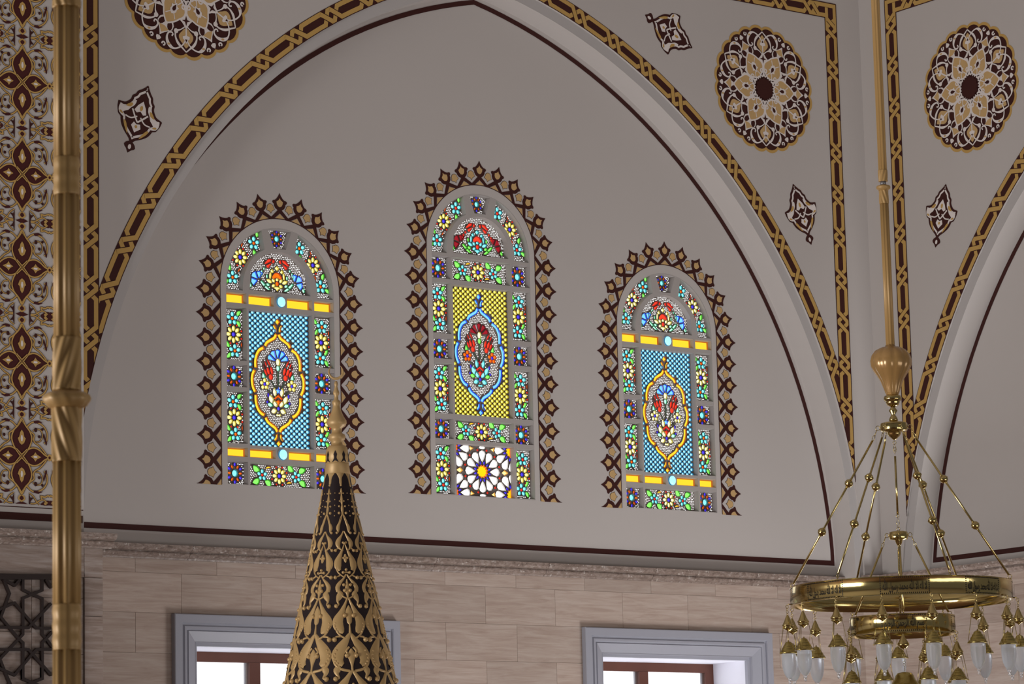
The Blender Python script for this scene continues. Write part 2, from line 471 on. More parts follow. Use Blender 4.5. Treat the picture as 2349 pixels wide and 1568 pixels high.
# ---- round arabesque medallion (painted), radius .605
def medallion_mesh():
    pm = PM(); R = .605
    def P(r, th): a = math.radians(th); return (r * R * math.cos(a), r * R * math.sin(a))
    def scallop(r0, r1, n=24, k=6):
        pts = []
        for i in range(n):
            for j in range(k):
                t = j / k; a = 360 * (i + t) / n + 90
                pts.append(P(r0 + (r1 - r0) * math.sin(PI * t) ** .7, a))
        return pts
    pm.poly([scallop(.955, 1.0)], GOLD, .002)
    pm.poly([scallop(.91, .955)], DARK, .003)
    def sym(pts, base, mir):
        """(r, local angle) -> xy about the axis at base degrees"""
        return [P(r, base + (a if not mir else -a)) for r, a in pts]
    for k in range(6):
        og = 90 + 60 * k; lb = og + 30
        D = lambda pts, base, m, h, sp=0: pm.poly([spline(sym(pts, base, 0) + sym([q for q in pts[::-1] if q[1]], base, 1), sp, True) if sp else sym(pts, base, 0) + sym([q for q in pts[::-1] if q[1]], base, 1)], m, h)
        # leaf that springs from the lobe tip, with its two dark eyes and heart tip
        D([(.53, 0), (.55, 9), (.60, 11.8), (.66, 11.2), (.70, 7.4), (.745, 3.4), (.79, 1.1), (.815, 0)], lb, PALE, .0040)
        D([(.66, 0), (.685, 6.8), (.705, 5.2), (.77, 0)], lb, TAN, .0050)
        for s in (1, -1): pm.poly([ellipse(*P(.626, lb + s * 6.3), .037, .024, math.radians(lb + s * 24), 10)], DARK, .0056)
        D([(.825, 0), (.84, 2.7), (.868, 2.3), (.905, 0)], lb, PALE, .006)
        # big inner lobe (tan heart) on the lobe axis
        half = [(.205, 9), (.245, 20), (.305, 26.5), (.365, 28.2), (.425, 24), (.475, 16.5), (.525, 11), (.56, 6.5), (.605, 0)]
        lobe = spline(sym(half, lb, 0) + sym(half[:-1][::-1], lb, 1), 3, True)
        pm.poly([lobe], TAN, .0062)
        pm.stroke(lobe, .0135, PALE, .0068, True)
        for s in (1, -1):
            pm.stroke(sym([(.235, 13), (.30, 4)], lb, s < 0), .008, PALE, .0074)
            pm.stroke(sym([(.42, 3), (.50, 9.5)], lb, s < 0), .008, PALE, .0074)
        D([(.275, 0), (.32, 5), (.335, 11), (.37, 7), (.40, 7.5), (.43, 5), (.455, 0)], lb, PALE, .0080)
        D([(.305, 0), (.36, 4.2), (.39, 3.6), (.41, 0)], lb, DARK, .0088)
        # four-point diamond frame between lobes
        D([(.362, 0), (.405, 4.6), (.45, 9.6), (.478, 11.2), (.500, 7.0), (.54, 3.2), (.585, 0)], og, PALE, .0072)
        D([(.395, 0), (.455, 2.2), (.468, 8.2), (.482, 2.2), (.54, 0)], og, DARK, .0082)
        # curl under the diamond and the zigzag round the centre star
        pm.stroke(sym([(.19, 0), (.37, 0)], og, 0), .014, PALE, .0076)
        for s in (1, -1):
            pm.stroke([P(.285 + .030 * math.cos(t), og + s * (7.5 + 5.2 * math.sin(t))) for t in (-.4 + 5.0 * i / 9 for i in range(10))], .012, PALE, .0078)
            pm.stroke(sym([(.255, 0), (.185, 9)], og, s < 0), .011, PALE, .0078)
            pm.stroke(sym([(.185, 9), (.235, 17), (.185, 23), (.215, 30)], og, s < 0), .011, PALE, .0078)
        # outer ogive
        D([(.56, 0), (.62, 6), (.68, 9.4), (.74, 7.6), (.79, 3.6), (.845, 0)], og, TAN, .0050, 2)
        for mir in (0, 1):
            w = spline([(.895, 0, .010), (.845, 4, .014), (.795, 9, .023), (.73, 12.8, .015), (.675, 14.2, .014), (.635, 13.6, .020), (.60, 8, .010), (.55, 2.2, .010)], 4)
            pm.stroke(sym([(q[0], q[1]) for q in w], og, mir), [q[2] for q in w], PALE, .0058)
            pm.poly([ellipse(*P(.640, og + (14.0 if mir == 0 else -14.0)), .021, .021, 0, 8)], PALE, .0062)
            sc = spline([(.73, 1.0, .010), (.79, 3.2, .011), (.845, 7, .013), (.885, 12, .014), (.878, 16.2, .029), (.835, 20.2, .028), (.775, 22.6, .018), (.715, 22.4, .013), (.688, 19.2, .013), (.705, 16.8, .012), (.735, 17.8, .014)], 4)
            pm.stroke(sym([(q[0], q[1]) for q in sc], og, mir), [q[2] for q in sc], PALE, .0066)
            pm.poly([ellipse(*P(.858, og + (18.2 if mir == 0 else -18.2)), .015, .009, 0, 8)], TAN, .0076)
            pm.stroke([P(.892 + .022 * math.cos(t), og + (23.2 if mir == 0 else -23.2) + 1.5 * math.sin(t)) for t in (5.4 * i / 9 for i in range(10))], .013, PALE, .0066)
        D([(.665, 0), (.685, 4.6), (.715, 4.2), (.735, 2.0), (.785, 0)], og, PALE, .0070)
        pm.poly([[P(.722, og - 1.5), P(.722, og + 1.5), P(.762, og)]], DARK, .0080)
        pm.stroke(sym([(.58, 0), (.68, 0)], og, 0), .013, PALE, .0070)
    star = []
    for i in range(12): star += [P(.185, 30 * i), P(.150, 30 * i + 15)]
    pm.poly([star], DARK, .0095)
    return pm.mesh('painted_medallion')
MED = medallion_mesh()
def label(o, t): o['label'] = t; return o
label(put('painted_medallion', MED, wall_back, (19.185, 0, 13.005)), 'round brown and gold arabesque medallion')
label(put('painted_medallion', MED, wall_back, (2 * AX - 19.185, 0, 13.03)), 'round brown and gold arabesque medallion')

# ---- small crest (painted), length .60, pointing up
def crest_mesh():
    pm = PM(); L = .60; KW = .89
    half = [(a, b * KW) for a, b in [(.165, .026), (.20, .06), (.26, .155), (.33, .235), (.40, .275), (.425, .285), (.45, .335), (.475, .352), (.54, .382), (.58, .388), (.618, .388), (.634, .30), (.66, .255), (.72, .207), (.776, .20), (.815, .158), (.867, .136), (.91, .085), (.955, .04), (1, 0)]]
    ring = lambda H: [(w * L, (s - .5) * L) for s, w in H] + [(-w * L, (s - .5) * L) for s, w in H[::-1] if w > 0]
    body = spline(ring(half), 3, True); pm.poly([body], DARK, .002)
    drop = [(0, 0), (.05, .038), (.075, .075), (.10, .088), (.135, .07), (.17, .022)]
    pm.poly([[(w * L, (s - .5) * L) for s, w in drop] + [(-w * L, (s - .5) * L) for s, w in drop[1:][::-1]]], DARK, .002)
    pm.poly([ellipse(0, (.09 - .5) * L, .015, .022, 0, 8)], PALE, .003)
    i1 = inset(body, .022); i2 = inset(body, .040)
    pm.poly([i1], PALE, .003); pm.poly([i2], DARK, .004)
    for s in (1, -1):
        q = lambda P: [(s * w * L * KW, (y - .5) * L) for y, w in P]
        wing = spline(q([(.44, .25), (.47, .33), (.53, .36), (.60, .345), (.585, .28), (.62, .21), (.70, .16), (.735, .11), (.66, .12), (.60, .17), (.55, .20), (.50, .27), (.46, .22)]), 2, True)
        pm.poly([wing], PALE, .005)
        pm.poly([spline(q([(.60, .26), (.67, .185), (.66, .15), (.61, .18)]), 2, True)], GOLD, .006)
        pm.poly([spline(q([(.47, .30), (.49, .335), (.505, .31), (.475, .26)]), 2, True)], GOLD, .006)
        pm.stroke(spline(q([(.60, .14), (.52, .07), (.45, .0)]), 5), .014, PALE, .006)
        pm.stroke(spline(q([(.47, .22), (.47, .12), (.53, .03)]), 5), .012, PALE, .006)
        pm.poly([spline(q([(.24, .10), (.33, .19), (.40, .225), (.395, .185), (.33, .14)]), 2, True)], GOLD, .0055)
    pm.poly([[(x * L, (y - .5) * L) for x, y in ((0, .76), (.06, .68), (.095, .60), (.05, .575), (0, .61), (-.05, .575), (-.095, .60), (-.06, .68))]], PALE, .006)
    pm.poly([ellipse(0, (.655 - .5) * L, .014, .024, 0, 8)], GOLD, .007)
    pm.poly([[(x * L, (y - .5) * L) for x, y in ((0, .30), (.075, .38), (.05, .44), (0, .42), (-.05, .44), (-.075, .38))]], PALE, .006)
    pm.poly([ellipse(0, (.385 - .5) * L, .012, .014, 0, 8)], GOLD, .007)
    return pm.mesh('painted_crest')
CREST = crest_mesh()
def crest(wall, tip, bot):
    dx, dz = tip[0] - bot[0], tip[1] - bot[1]
    o = put('painted_crest', CREST, wall, ((tip[0] + bot[0]) / 2, 0, (tip[1] + bot[1]) / 2), (0, math.atan2(dx, dz), 0))
    k = math.hypot(dx, dz) / .60; o.scale = (k, 1, k)
    return label(o, 'small brown pointed crest with pale scrollwork')
crest(wall_back, (12.604, 12.166), (12.41, 11.599)); crest(wall_back, (19.505, 12.142), (19.705, 11.586))
crest(wall_back, (18.33, 13.275), (17.779, 13.506)); crest(wall_back, (13.81, 13.275), (14.361, 13.506))

# ---- right-hand wall (local x runs from the corner towards the viewer)
RW = dict(ax=5.955 - .90, e=-.90, zc=7.789, R=5.756)
pm = PM()
def archR(R, zb):
    a0 = math.asin(max(-1, (zb - 7.789) / R)); a1 = math.radians(118)
    L = [(5.955 - R * math.cos(a), 7.789 + R * math.sin(a)) for a in (a0 + (math.acos(.9 / R) - a0) * i / 40 for i in range(41))]
    # left half of a pointed arch about the axis 5.055, mirrored for the right half
    L = [p for p in L if p[0] <= 5.055]
    return L + [(2 * 5.055 - x, z) for x, z in L[::-1]]
rA, rB = archR(5.756, 8.35), archR(5.756 - .095, 8.35)
n = min(len(rA), len(rB)); 
plate(pm, 0, 10.1, 8.35, 17.0, rA, PLASTER)
reveal(pm, rA, 0, rA, -.02, PLASTER)
def resample(P, n=60):
    d = [0]
    for a, b in zip(P, P[1:]): d.append(d[-1] + math.hypot(b[0] - a[0], b[1] - a[1]))
    out = []; j = 0
    for i in range(n + 1):
        t = d[-1] * i / n
        while j < len(d) - 2 and d[j + 1] < t: j += 1
        k = (t - d[j]) / max(1e-9, d[j + 1] - d[j]); out.append((P[j][0] + (P[j + 1][0] - P[j][0]) * k, P[j][1] + (P[j + 1][1] - P[j][1]) * k))
    return out
ra, rb = resample(rA), resample(rB)
for i in range(60): pm.face([ra[i], ra[i + 1], rb[i + 1], rb[i]], MARGIN, -.02)
reveal(pm, rb, -.02, rb, -FY, PLASTER)
wall_right = pm.build('wall_right', None, (XR, 0, 0), (0, 0, -PI / 2))
struct(wall_right, 'pale plaster side wall with part of a second painted arch beside the brass chandelier', 'wall')
pm = PM(); pm.poly([[(0, 8.35), (10.1, 8.35), (10.1, 14), (0, 14)]], PLASTER, -FY); pm.build('tympanum', wall_right)
def lineR(R, zb): 
    a0 = math.asin((zb - 7.963) / R)
    return [(5.618 - R * math.cos(a), 7.963 + R * math.sin(a)) for a in (a0 + (math.radians(84) - a0) * i / 40 for i in range(41))]
pm = PM()
li, lo = lineR(5.240, 8.685), lineR(5.282, 8.640)
li = [p for p in li if p[0] < 5.055]; lo = [p for p in lo if p[0] < 5.055]
pm.poly([lo + [(2 * 5.055 - x, z) for x, z in lo[::-1]], li + [(2 * 5.055 - x, z) for x, z in li[::-1]]], DARK, -FY + .003)
pm.build('painted_line', wall_right)
# bands of the right wall, both halves of its arch
RX = 5.055
root = edge_line([p for p in ra if p[1] > 9.06]).build('painted_band', wall_right)
def mirx(f, mir): return (lambda t, s: (2 * RX - f(t, s)[0], f(t, s)[1])) if mir else f
for mir in (0, 1):
    F = band_faces(-1); cx, zc, R = 5.955, 7.789, 5.756
    for k in range(0, 20):
        a0 = 161.5 - 4.05 * k
        if a0 < 97: break
        mp = lambda t, s: (cx + (R + BW / 2 - t) * math.cos(math.radians(a0) - s / LP * math.radians(4.05)), zc + (R + BW / 2 - t) * math.sin(math.radians(a0) - s / LP * math.radians(4.05)))
        cf = [lambda p: p[0] - (.427 + BW / 2), lambda p: RX - p[0]] if not mir else [lambda p: 2 * RX - p[0] - (.427 + BW / 2), lambda p: p[0] - RX]
        pm = band_unit(F, mirx(mp, mir), cf)
        if pm.f: pm.build('band_link', root)
    X = .427; zt = 13.951; o = BW / 2
    share = band_unit(F, mirx(lambda t, s: (t, s), 0) if not mir else (lambda t, s: (-t, s))).mesh('band_link')
    for k in range(12):
        z = 13.704 - LP * k
        if z > 10.4: put('band_link', share, root, (2 * RX - X if mir else X, 0, z))
        else:
            cc = (2 * RX - cx) if mir else cx
            pm = band_unit(F, mirx(lambda t, s: (X + t, z + s), mir), [lambda p: math.hypot(p[0] - cc, p[1] - zc) - R])
            if pm.f: pm.build('band_link', root)
    M = lambda P: [(2 * RX - x, y) for x, y in P] if mir else P
    for t, z0 in ((-o, 9.06), (o, 9.66)): edge_line(M([(X + t, z0), (X + t, zt - (BW if t > 0 else 0))])).build('border_line', root)
    pm = PM()
    pm.poly([M([(X + o, zt - .26), (X + o, zt - BW), (X + .30, zt - BW), (X + .30, zt), (X - o, zt), (X - o, zt - .26)])], DARK, .0022)
    for sg in (1, -1): pm.stroke(M([(X - sg * BA, zt - .25), (X - sg * BA, zt - o + sg * BA), (X + .27, zt - o + sg * BA)]), .038, GOLD, .0032)
    pm.build('band_corner', root)
    F2 = band_faces(1)
    for k in range(12):
        x = X + .245 + LP * k
        if x - LP / 2 > RX - .02: break
        pm = band_unit(F2, mirx(lambda t, s: (x - s, zt - o + t), mir), [lambda p: (RX - p[0]) * (-1 if mir else 1)])
        if pm.f: pm.build('band_link', root)
    for t in (0, -BW): edge_line(M([(X - o if t == 0 else X + o, zt + t), (RX, zt + t)])).build('border_line', root)
for x in (1.415, 2 * RX - 1.415): label(put('painted_medallion', MED, wall_right, (x, 0, 12.885)), 'round brown and gold arabesque medallion')
crest(wall_right, (1.048, 12.051), (.876, 11.485)); crest(wall_right, (2 * RX - 1.048, 12.051), (2 * RX - .876, 11.485))

# ================================================================== LEFT PIER
PY = -.25
pm = PM()
pm.box(-14.0, 11.872, PY, .15, 8.42, 17.0, PLASTER)
wall_left = struct(pm.build('wall_left'), 'plaster pier with a tall red and gold arabesque panel behind the gilt pole', 'wall')
pm = PM(); pm.box(-14.0, 11.86, PY - .003, PY, 8.615, 8.67, DARK); pm.build('painted_line', wall_left)
def arabesque(pm):
    """one cell: half pitch up and down from the quatrefoil centre, one period wide"""
    D = lambda pts, h=.003: pm.poly([pts], RED, h)
    G = lambda pts, w=.011, h=.005, c=False: (pm.stroke(pts, w + .006, DARK, h - .0005, c), pm.stroke(pts, w, GOLD, h, c))
    B = .36; A = .236
    for s in (1, -1):
        v = [(0, .0), (.055, .055), (.085, .13), (.068, .19), (.03, .235), (0, .285)]
        pt = spline([(x, s * y) for x, y in v] + [(-x, s * y) for x, y in v[1:-1][::-1]], 3, True)
        D(pt); G(pt, .011, .005, True)
        hpts = [(0, 0), (.05, .05), (.105, .068), (.155, .05), (.19, .022), (.225, 0)]
        pt = spline([(s * x, y) for x, y in hpts] + [(s * x, -y) for x, y in hpts[1:-1][::-1]], 3, True)
        D(pt); G(pt, .011, .005, True)
        bud = [(0, .085), (.02, .10), (.034, .135), (.022, .145), (.014, .18), (0, .20)]
        bp = [(x, s * y) for x, y in bud] + [(-x, s * y) for x, y in bud[1:-1][::-1]]
        pm.poly([bp], GOLD, .006); pm.poly([ellipse(0, s * .135, .010, .026, 0, 6)], PALE, .007)
        hb = [(.075, 0), (.10, .014), (.115, .036), (.128, .018), (.165, 0)]
        bp = [(s * x, y) for x, y in hb] + [(s * x, -y) for x, y in hb[1:-1][::-1]]
        pm.poly([bp], GOLD, .006); pm.poly([ellipse(s * .115, 0, .020, .009, 0, 6)], PALE, .007)
        # knot at the centre
        G([(-.045, s * .055), (0, s * .012), (.045, s * .055)], .008, .0065)
        G([(s * .05, -.045), (s * .012, 0), (s * .05, .045)], .008, .0065)
        # small knop at the side tip
        pm.poly([ellipse(s * .236, 0, .020, .028, 0, 8)], GOLD, .005); pm.poly([ellipse(s * .236, 0, .010, .012, 0, 6)], RED, .006)
        # link between quatrefoils
        lk = [(0, .285), (.024, .30), (.033, .322), (.016, .338), (0, .345)]
        pm.poly([[(x, s * y) for x, y in lk] + [(-x, s * y) for x, y in lk[1:-1][::-1]]], GOLD, .004)
        pm.poly([[(x * .55, s * (.314 + (y - .314) * .6)) for x, y in lk] + [(-x * .55, s * (.314 + (y - .314) * .6)) for x, y in lk[1:-1][::-1]]], RED, .005)
        pm.poly([[(-.055, s * B), (0, s * .338), (.055, s * B)]], RED, .0035)
        for t in (1, -1):
            q = lambda P: [(t * x, s * y) for x, y in P]
            # ogee frame from upper tip to side tip
            G(spline(q([(.0, .275), (.035, .225), (.075, .19), (.105, .165), (.10, .13), (.115, .105), (.15, .085), (.19, .045), (.225, .0)]), 4), .010, .0045)
            # large scroll
            G(spline(q([(.045, .225), (.085, .258), (.13, .262), (.185, .235), (.215, .185), (.212, .13), (.19, .105)]), 4), .011, .0045)
            D(spline(q([(.10, .268), (.14, .278), (.18, .258), (.15, .262), (.115, .252)]), 2, True), .006)
            G(spline(q([(.12, .115), (.155, .12), (.175, .16), (.165, .20), (.13, .212), (.095, .195)]), 4), .007, .0045)
            D(spline(q([(.215, .11), (.20, .15), (.188, .185), (.182, .16), (.195, .125), (.205, .09)]), 2, True), .006)
            for (x, y, a, b) in ((.118, .205, .014, .018), (.148, .155, .012, .013), (.175, .212, .011, .012)):
                pm.poly([ellipse(t * x, s * y, a, b, 0, 8)], DARK, .0058)
            # side palmette on the period edge
            G(spline(q([(.075, .355), (.115, .352), (.15, .33), (.185, .322), (.22, .345)]), 3), .009, .0045)
            pm.poly([spline(q([(.16, .36), (.185, .335), (.22, .325), (.236, .33), (.236, .36)]), 2, True)], RED, .0035)
            pm.poly([ellipse(t * .20, s * .349, .013, .011, 0, 8)], GOLD, .006)
            G(spline(q([(.172, .318), (.165, .296), (.195, .30), (.225, .288), (.236, .298)]), 3), .012, .0045)
            # upright bar with foot
            pm.poly([q([(.062, .36), (.070, .36), (.078, .335), (.095, .315), (.10, .306), (.075, .31), (.062, .275)])], DARK, .004)
            G(spline(q([(.066, .276), (.10, .30), (.125, .335), (.15, .36)]), 3), .008, .0046)
    return pm
ACELL = arabesque(PM()).mesh('arabesque_motif')
pm = PM(); pm.box(10.2, 11.865, PY - .002, PY, 8.71, 8.716, DARK)
panel = label(pm.build('arabesque_panel', wall_left), 'repeating red and gold arabesque pattern')
for i in range(-3, 1):
    for k in range(-2, 5):
        zc = 11.974 - .7195 * k
        put('arabesque_motif', ACELL, panel, (11.339 + .472 * i, PY, zc))
pm = PM()
for i in range(-3, 1): pass
# the part column that the panel's right-hand edge cuts
def cut_cell(fn):
    src = arabesque(PM()); out = PM()
    for f, m in zip(src.f, src.fm):
        pts = [(src.v[i][0], src.v[i][2]) for i in f]; h = -src.v[f[0]][1]
        q = clip(pts, fn)
        if len(q) >= 3: out.face(q, src.mats[m], h)
    return out.mesh('arabesque_motif')
HALF = cut_cell(lambda p: (11.845 - 11.811) - p[0])
for k in range(-2, 5): put("arabesque_motif", HALF, panel, (11.811, PY, 11.974 - .7195 * k))

# ================================================================== STAINED-GLASS WINDOWS
GD = .06            # how far the pierced panels sit behind the lattice face
def mirror(o): return [(-x, y) for x, y in o][::-1]
def rect(u0, u1, v0, v1): return [(u0, v0), (u1, v0), (u1, v1), (u0, v1)]
def leafp(x, y, ln, wd, rot, bend=.0):
    """pointed leaf outline starting at (x, y)"""
    L = [(0, 0), (.25, .42), (.55, .5), (.82, .28), (1, 0), (.78, -.34), (.5, -.5), (.22, -.36)]
    c, s = math.cos(rot), math.sin(rot); out = []
    for a, b in L:
        px = a * ln; py = b * wd + bend * ln * (a - a * a) * 2
        out.append((x + px * c - py * s, y + px * s + py * c))
    return out
def wedge(x, y, r0, r1, a0, a1):
    a0, a1 = math.radians(a0), math.radians(a1); am = (a0 + a1) / 2
    return [(x + r0 * math.cos(am - (am - a0) * .55), y + r0 * math.sin(am - (am - a0) * .55)), (x + r1 * math.cos(a0), y + r1 * math.sin(a0)), (x + r1 * 1.07 * math.cos(am), y + r1 * 1.07 * math.sin(am)), (x + r1 * math.cos(a1), y + r1 * math.sin(a1)), (x + r0 * math.cos(am + (a1 - am) * .55), y + r0 * math.sin(am + (a1 - am) * .55))]

class Piece:
    """a shared glass motif: mesh + outlines used to keep the bead ground clear of it"""
    def __init__(s, name, items):
        pm = PM(); s.name = name; s.out = [o for o, g in items]
        for o, g in items: pm.cup(o, g)
        s.me = pm.mesh(name)
def ring_items(n, R, a, b, g, off=90.):
    return [(ellipse(R * math.cos(t), R * math.sin(t), a, b, t, 10), g) for t in (math.radians(off + 360 * i / n) for i in range(n))]
def teal_flower(c, k=1.):
    return Piece('flower', ring_items(5, .0365 * k, .0205 * k, .0175 * k, 'teal') + [(ellipse(0, 0, .0135 * k, .0135 * k), c)])
TEAL_O, TEAL_R, TEAL_S = teal_flower('orange'), teal_flower('red'), teal_flower('red', .86)
def sun_flower(pet, k=1.):
    return Piece('flower', ring_items(8, .049 * k, .0235 * k, .0165 * k, pet) + [(ellipse(0, 0, .018 * k, .018 * k), 'violet')] + ring_items(8, .0815 * k, .0085 * k, .0085 * k, 'red', 67.5))
SUN = {'yellow': sun_flower('yellow'), 'cream': sun_flower('cream')}
SUNS = {'yellow': sun_flower('yellow', .93), 'cream': sun_flower('cream', .93)}
ROSE = Piece('rosette', [(ellipse(0, 0, .027, .030), 'teal')] + [(ellipse(.062 * math.cos(t), .072 * math.sin(t), .015, .0115, t, 8), 'violet') for t in (math.radians(90 + 60 * i) for i in range(6))] + [(ellipse(.052 * math.cos(t), .058 * math.sin(t), .016, .0085, t, 8), 'orange') for t in (math.radians(60 * i) for i in range(6))])
ROSES = Piece('rosette', [([(x * .8, y * .8) for x, y in o], g) for o, g in [(ellipse(0, 0, .027, .030), 'teal')] + [(ellipse(.062 * math.cos(t), .072 * math.sin(t), .012, .0115, t, 8), 'violet') for t in (math.radians(90 + 60 * i) for i in range(6))] + [(ellipse(.052 * math.cos(t), .058 * math.sin(t), .013, .0075, t, 8), 'orange') for t in (math.radians(60 * i) for i in range(6))]])
LEAF = Piece('leaf', [(leafp(0, 0, .062, .034, 0, .18), 'green')])
LEAFB = Piece('leaf', [(leafp(0, 0, .080, .052, 0, .22), 'green')])
SPRIG = Piece('sprig', [(leafp(0, 0, .042, .010, 0, .22), 'orange')])
SPRIGA = Piece('sprig', [(leafp(0, 0, .058, .013, 0, .22), 'amber')])

class Panel:
    """one pierced plaster panel set in the lattice; motifs are its children"""
    def __init__(s, win, outline, c, name='pierced_panel'):
        s.c = c; s.outl = outline; s.ex = []
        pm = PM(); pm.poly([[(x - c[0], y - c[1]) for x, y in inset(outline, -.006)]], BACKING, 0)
        s.o = pm.build(name, win, (c[0], GD, c[1]))
    def put(s, pc, x, y, rot=0., mir=False):
        o = put(pc.name, pc.me, s.o, (x - s.c[0], 0, y - s.c[1]), (0, -rot, 0))
        if mir: o.scale = (-1, 1, 1)
        cs, sn = math.cos(rot), math.sin(rot)
        for q in pc.out:
            p2 = [((-a if mir else a), b) for a, b in q]
            s.ex.append([(x + a * cs - b * sn, y + a * sn + b * cs) for a, b in p2])
        return o
    def gems(s, name, items):
        pm = PM()
        for o, g in items:
            pm.cup([(x - s.c[0], y - s.c[1]) for x, y in o], g); s.ex.append(o)
        return pm.build(name, s.o)
    def beads(s, keep=None, sp=.0162, r=.0047, stop=()):
        """white bead ground filling what the motifs leave free"""
        ex = []
        for q in list(s.ex) + list(stop):
            e = inset(q, -.0085) if sum(q[i - 1][0] * q[i][1] - q[i][0] * q[i - 1][1] for i in range(len(q))) > 0 else inset(q[::-1], -.0085)
            xs = [p[0] for p in e]; ys = [p[1] for p in e]
            ex.append((min(xs), max(xs), min(ys), max(ys), e))
        reg = keep or inset(s.outl, .008)
        xs = [p[0] for p in reg]; ys = [p[1] for p in reg]
        pm = PM(); y = min(ys); row = 0; n = 0
        while y <= max(ys) + 1e-6:
            x = min(xs) + (sp / 2 if row % 2 else 0)
            while x <= max(xs) + 1e-6:
                p = (x + random.uniform(-.0022, .0022), y + random.uniform(-.0022, .0022))
                if inside(p, reg) and not any(a <= p[0] <= b and c <= p[1] <= d and inside(p, e) for a, b, c, d, e in ex):
                    q = [(p[0] - s.c[0] + r * math.cos(t), p[1] - s.c[1] + r * math.sin(t)) for t in (PI / 3 * i for i in range(6))]
                    pm.face(q, DOT, .0025); n += 1
                x += sp
            y += sp * .9; row += 1
        if n: stuff(pm.build('bead_ground', s.o))
def tall_panel(win, u0, u1, v0, v1, sun, tc, flip):
    c = ((u0 + u1) / 2, (v0 + v1) / 2); p = Panel(win, rect(u0, u1, v0, v1), c)
    f = -1 if flip else 1; x, y = c
    t = TEAL_O if tc == 'orange' else TEAL_R
    p.put(t, x - .010 * f, y + .130); p.put(t, x + .012 * f, y - .135); p.put(SUN[sun], x, y)
    p.put(LEAF, x + .034 * f, y + .150, .9 if f > 0 else PI - .9); p.put(LEAF, x + .030 * f, y + .113, -1.0 if f > 0 else PI + 1.0)
    p.put(LEAF, x - .034 * f, y - .110, PI - 1.0 if f > 0 else 1.0); p.put(LEAF, x - .030 * f, y - .148, PI + .95 if f > 0 else -.95)
    p.put(SPRIG, x - .078 * f, y + .062, 1.55); p.put(SPRIG, x + .078 * f, y - .102, 1.55)
    p.beads()
def square_panel(win, u0, u1, v0, v1):
    c = ((u0 + u1) / 2, (v0 + v1) / 2); p = Panel(win, rect(u0, u1, v0, v1), c)
    p.put(ROSE, *c); p.beads(stop=[ellipse(*c, .072, .080, 0, 14)])
def wide_panel(win, u0, u1, v0, v1, sun, tc):
    c = ((u0 + u1) / 2, (v0 + v1) / 2); p = Panel(win, rect(u0, u1, v0, v1), c); x, y = c
    p.put(SUNS[sun], x, y)
    t = TEAL_S
    for s in (1, -1): p.put(t, x + s * .165, y, .3 if s > 0 else 0)
    p.put(LEAFB, x - .185, y + .032, PI - .55, True and False); p.put(LEAFB, x - .190, y - .030, PI + .50)
    p.put(LEAFB, x - .140, y - .042, -.75); p.put(LEAFB, x + .190, y + .030, .50); p.put(LEAFB, x + .190, y - .034, -.60)
    p.put(LEAFB, x + .140, y + .040, PI - .85)
    p.put(SPRIGA, x - .135, y + .052, .25); p.put(SPRIGA, x + .068, y - .060, .15)
    p.beads()
def ring_cell(win, vc, a0, a1, sun, tc):
    R0, R1 = .365, .520
    a0r, a1r = math.radians(a0), math.radians(a1)
    ou = [(R1 * math.cos(t), vc + R1 * math.sin(t)) for t in (a0r + (a1r - a0r) * i / 10 for i in range(11))]
    inn = [(R0 * math.cos(t), vc + R0 * math.sin(t)) for t in (a1r + (a0r - a1r) * i / 10 for i in range(11))]
    sg = 1 if math.cos((a0r + a1r) / 2) > 0 else -1
    if sg > 0:    # upper end runs parallel with the keystone divider
        inn[0] = (.150, vc + math.sqrt(R0 ** 2 - .150 ** 2)); ou[-1] = (.178, vc + math.sqrt(R1 ** 2 - .178 ** 2)); ou[0] = (R1, vc - .028); inn[-1] = (R0, vc - .028)
    else:
        inn[-1] = (-.150, vc + math.sqrt(R0 ** 2 - .150 ** 2)); ou[0] = (-.178, vc + math.sqrt(R1 ** 2 - .178 ** 2)); ou[-1] = (-R1, vc - .028); inn[0] = (-R0, vc - .028)
    o = ou + inn
    am = math.radians(145 if sg < 0 else 35)
    p = Panel(win, o, (.44 * math.cos(am), vc + .44 * math.sin(am)))
    t = TEAL_O if tc == 'orange' else TEAL_R
    P = lambda r, a: (r * math.cos(math.radians(a if sg > 0 else 180 - a)), vc + r * math.sin(math.radians(a if sg > 0 else 180 - a)))
    p.put(t, *P(.438, 11)); p.put(t, *P(.447, 60)); p.put(SUNS[sun], *P(.440, 36))
    D = lambda a: math.radians(a if sg > 0 else 180 - a)
    p.put(LEAF, *P(.470, 17), D(75)); p.put(LEAF, *P(.474, 8), D(-35)); p.put(LEAF, *P(.412, 66), D(185)); p.put(LEAF, *P(.405, 56), D(-95))
    p.put(LEAF, *P(.478, 66), D(110)); p.put(SPRIG, *P(.400, 25), D(-60)); p.put(SPRIG, *P(.485, 44.5), D(115))
    p.beads()
    return o
def keystone(win, vc):
    R0, R1 = .352, .527
    o = [(-.060, vc + R0), (.060, vc + R0)] + [(x, vc + math.sqrt(R1 * R1 - x * x)) for x in (.113, .06, 0, -.06, -.113)]
    p = Panel(win, o, (0, vc + .445)); p.put(ROSES, 0, vc + .445); p.beads(stop=[ellipse(0, vc + .445, .054, .062, 0, 12)])
    return o
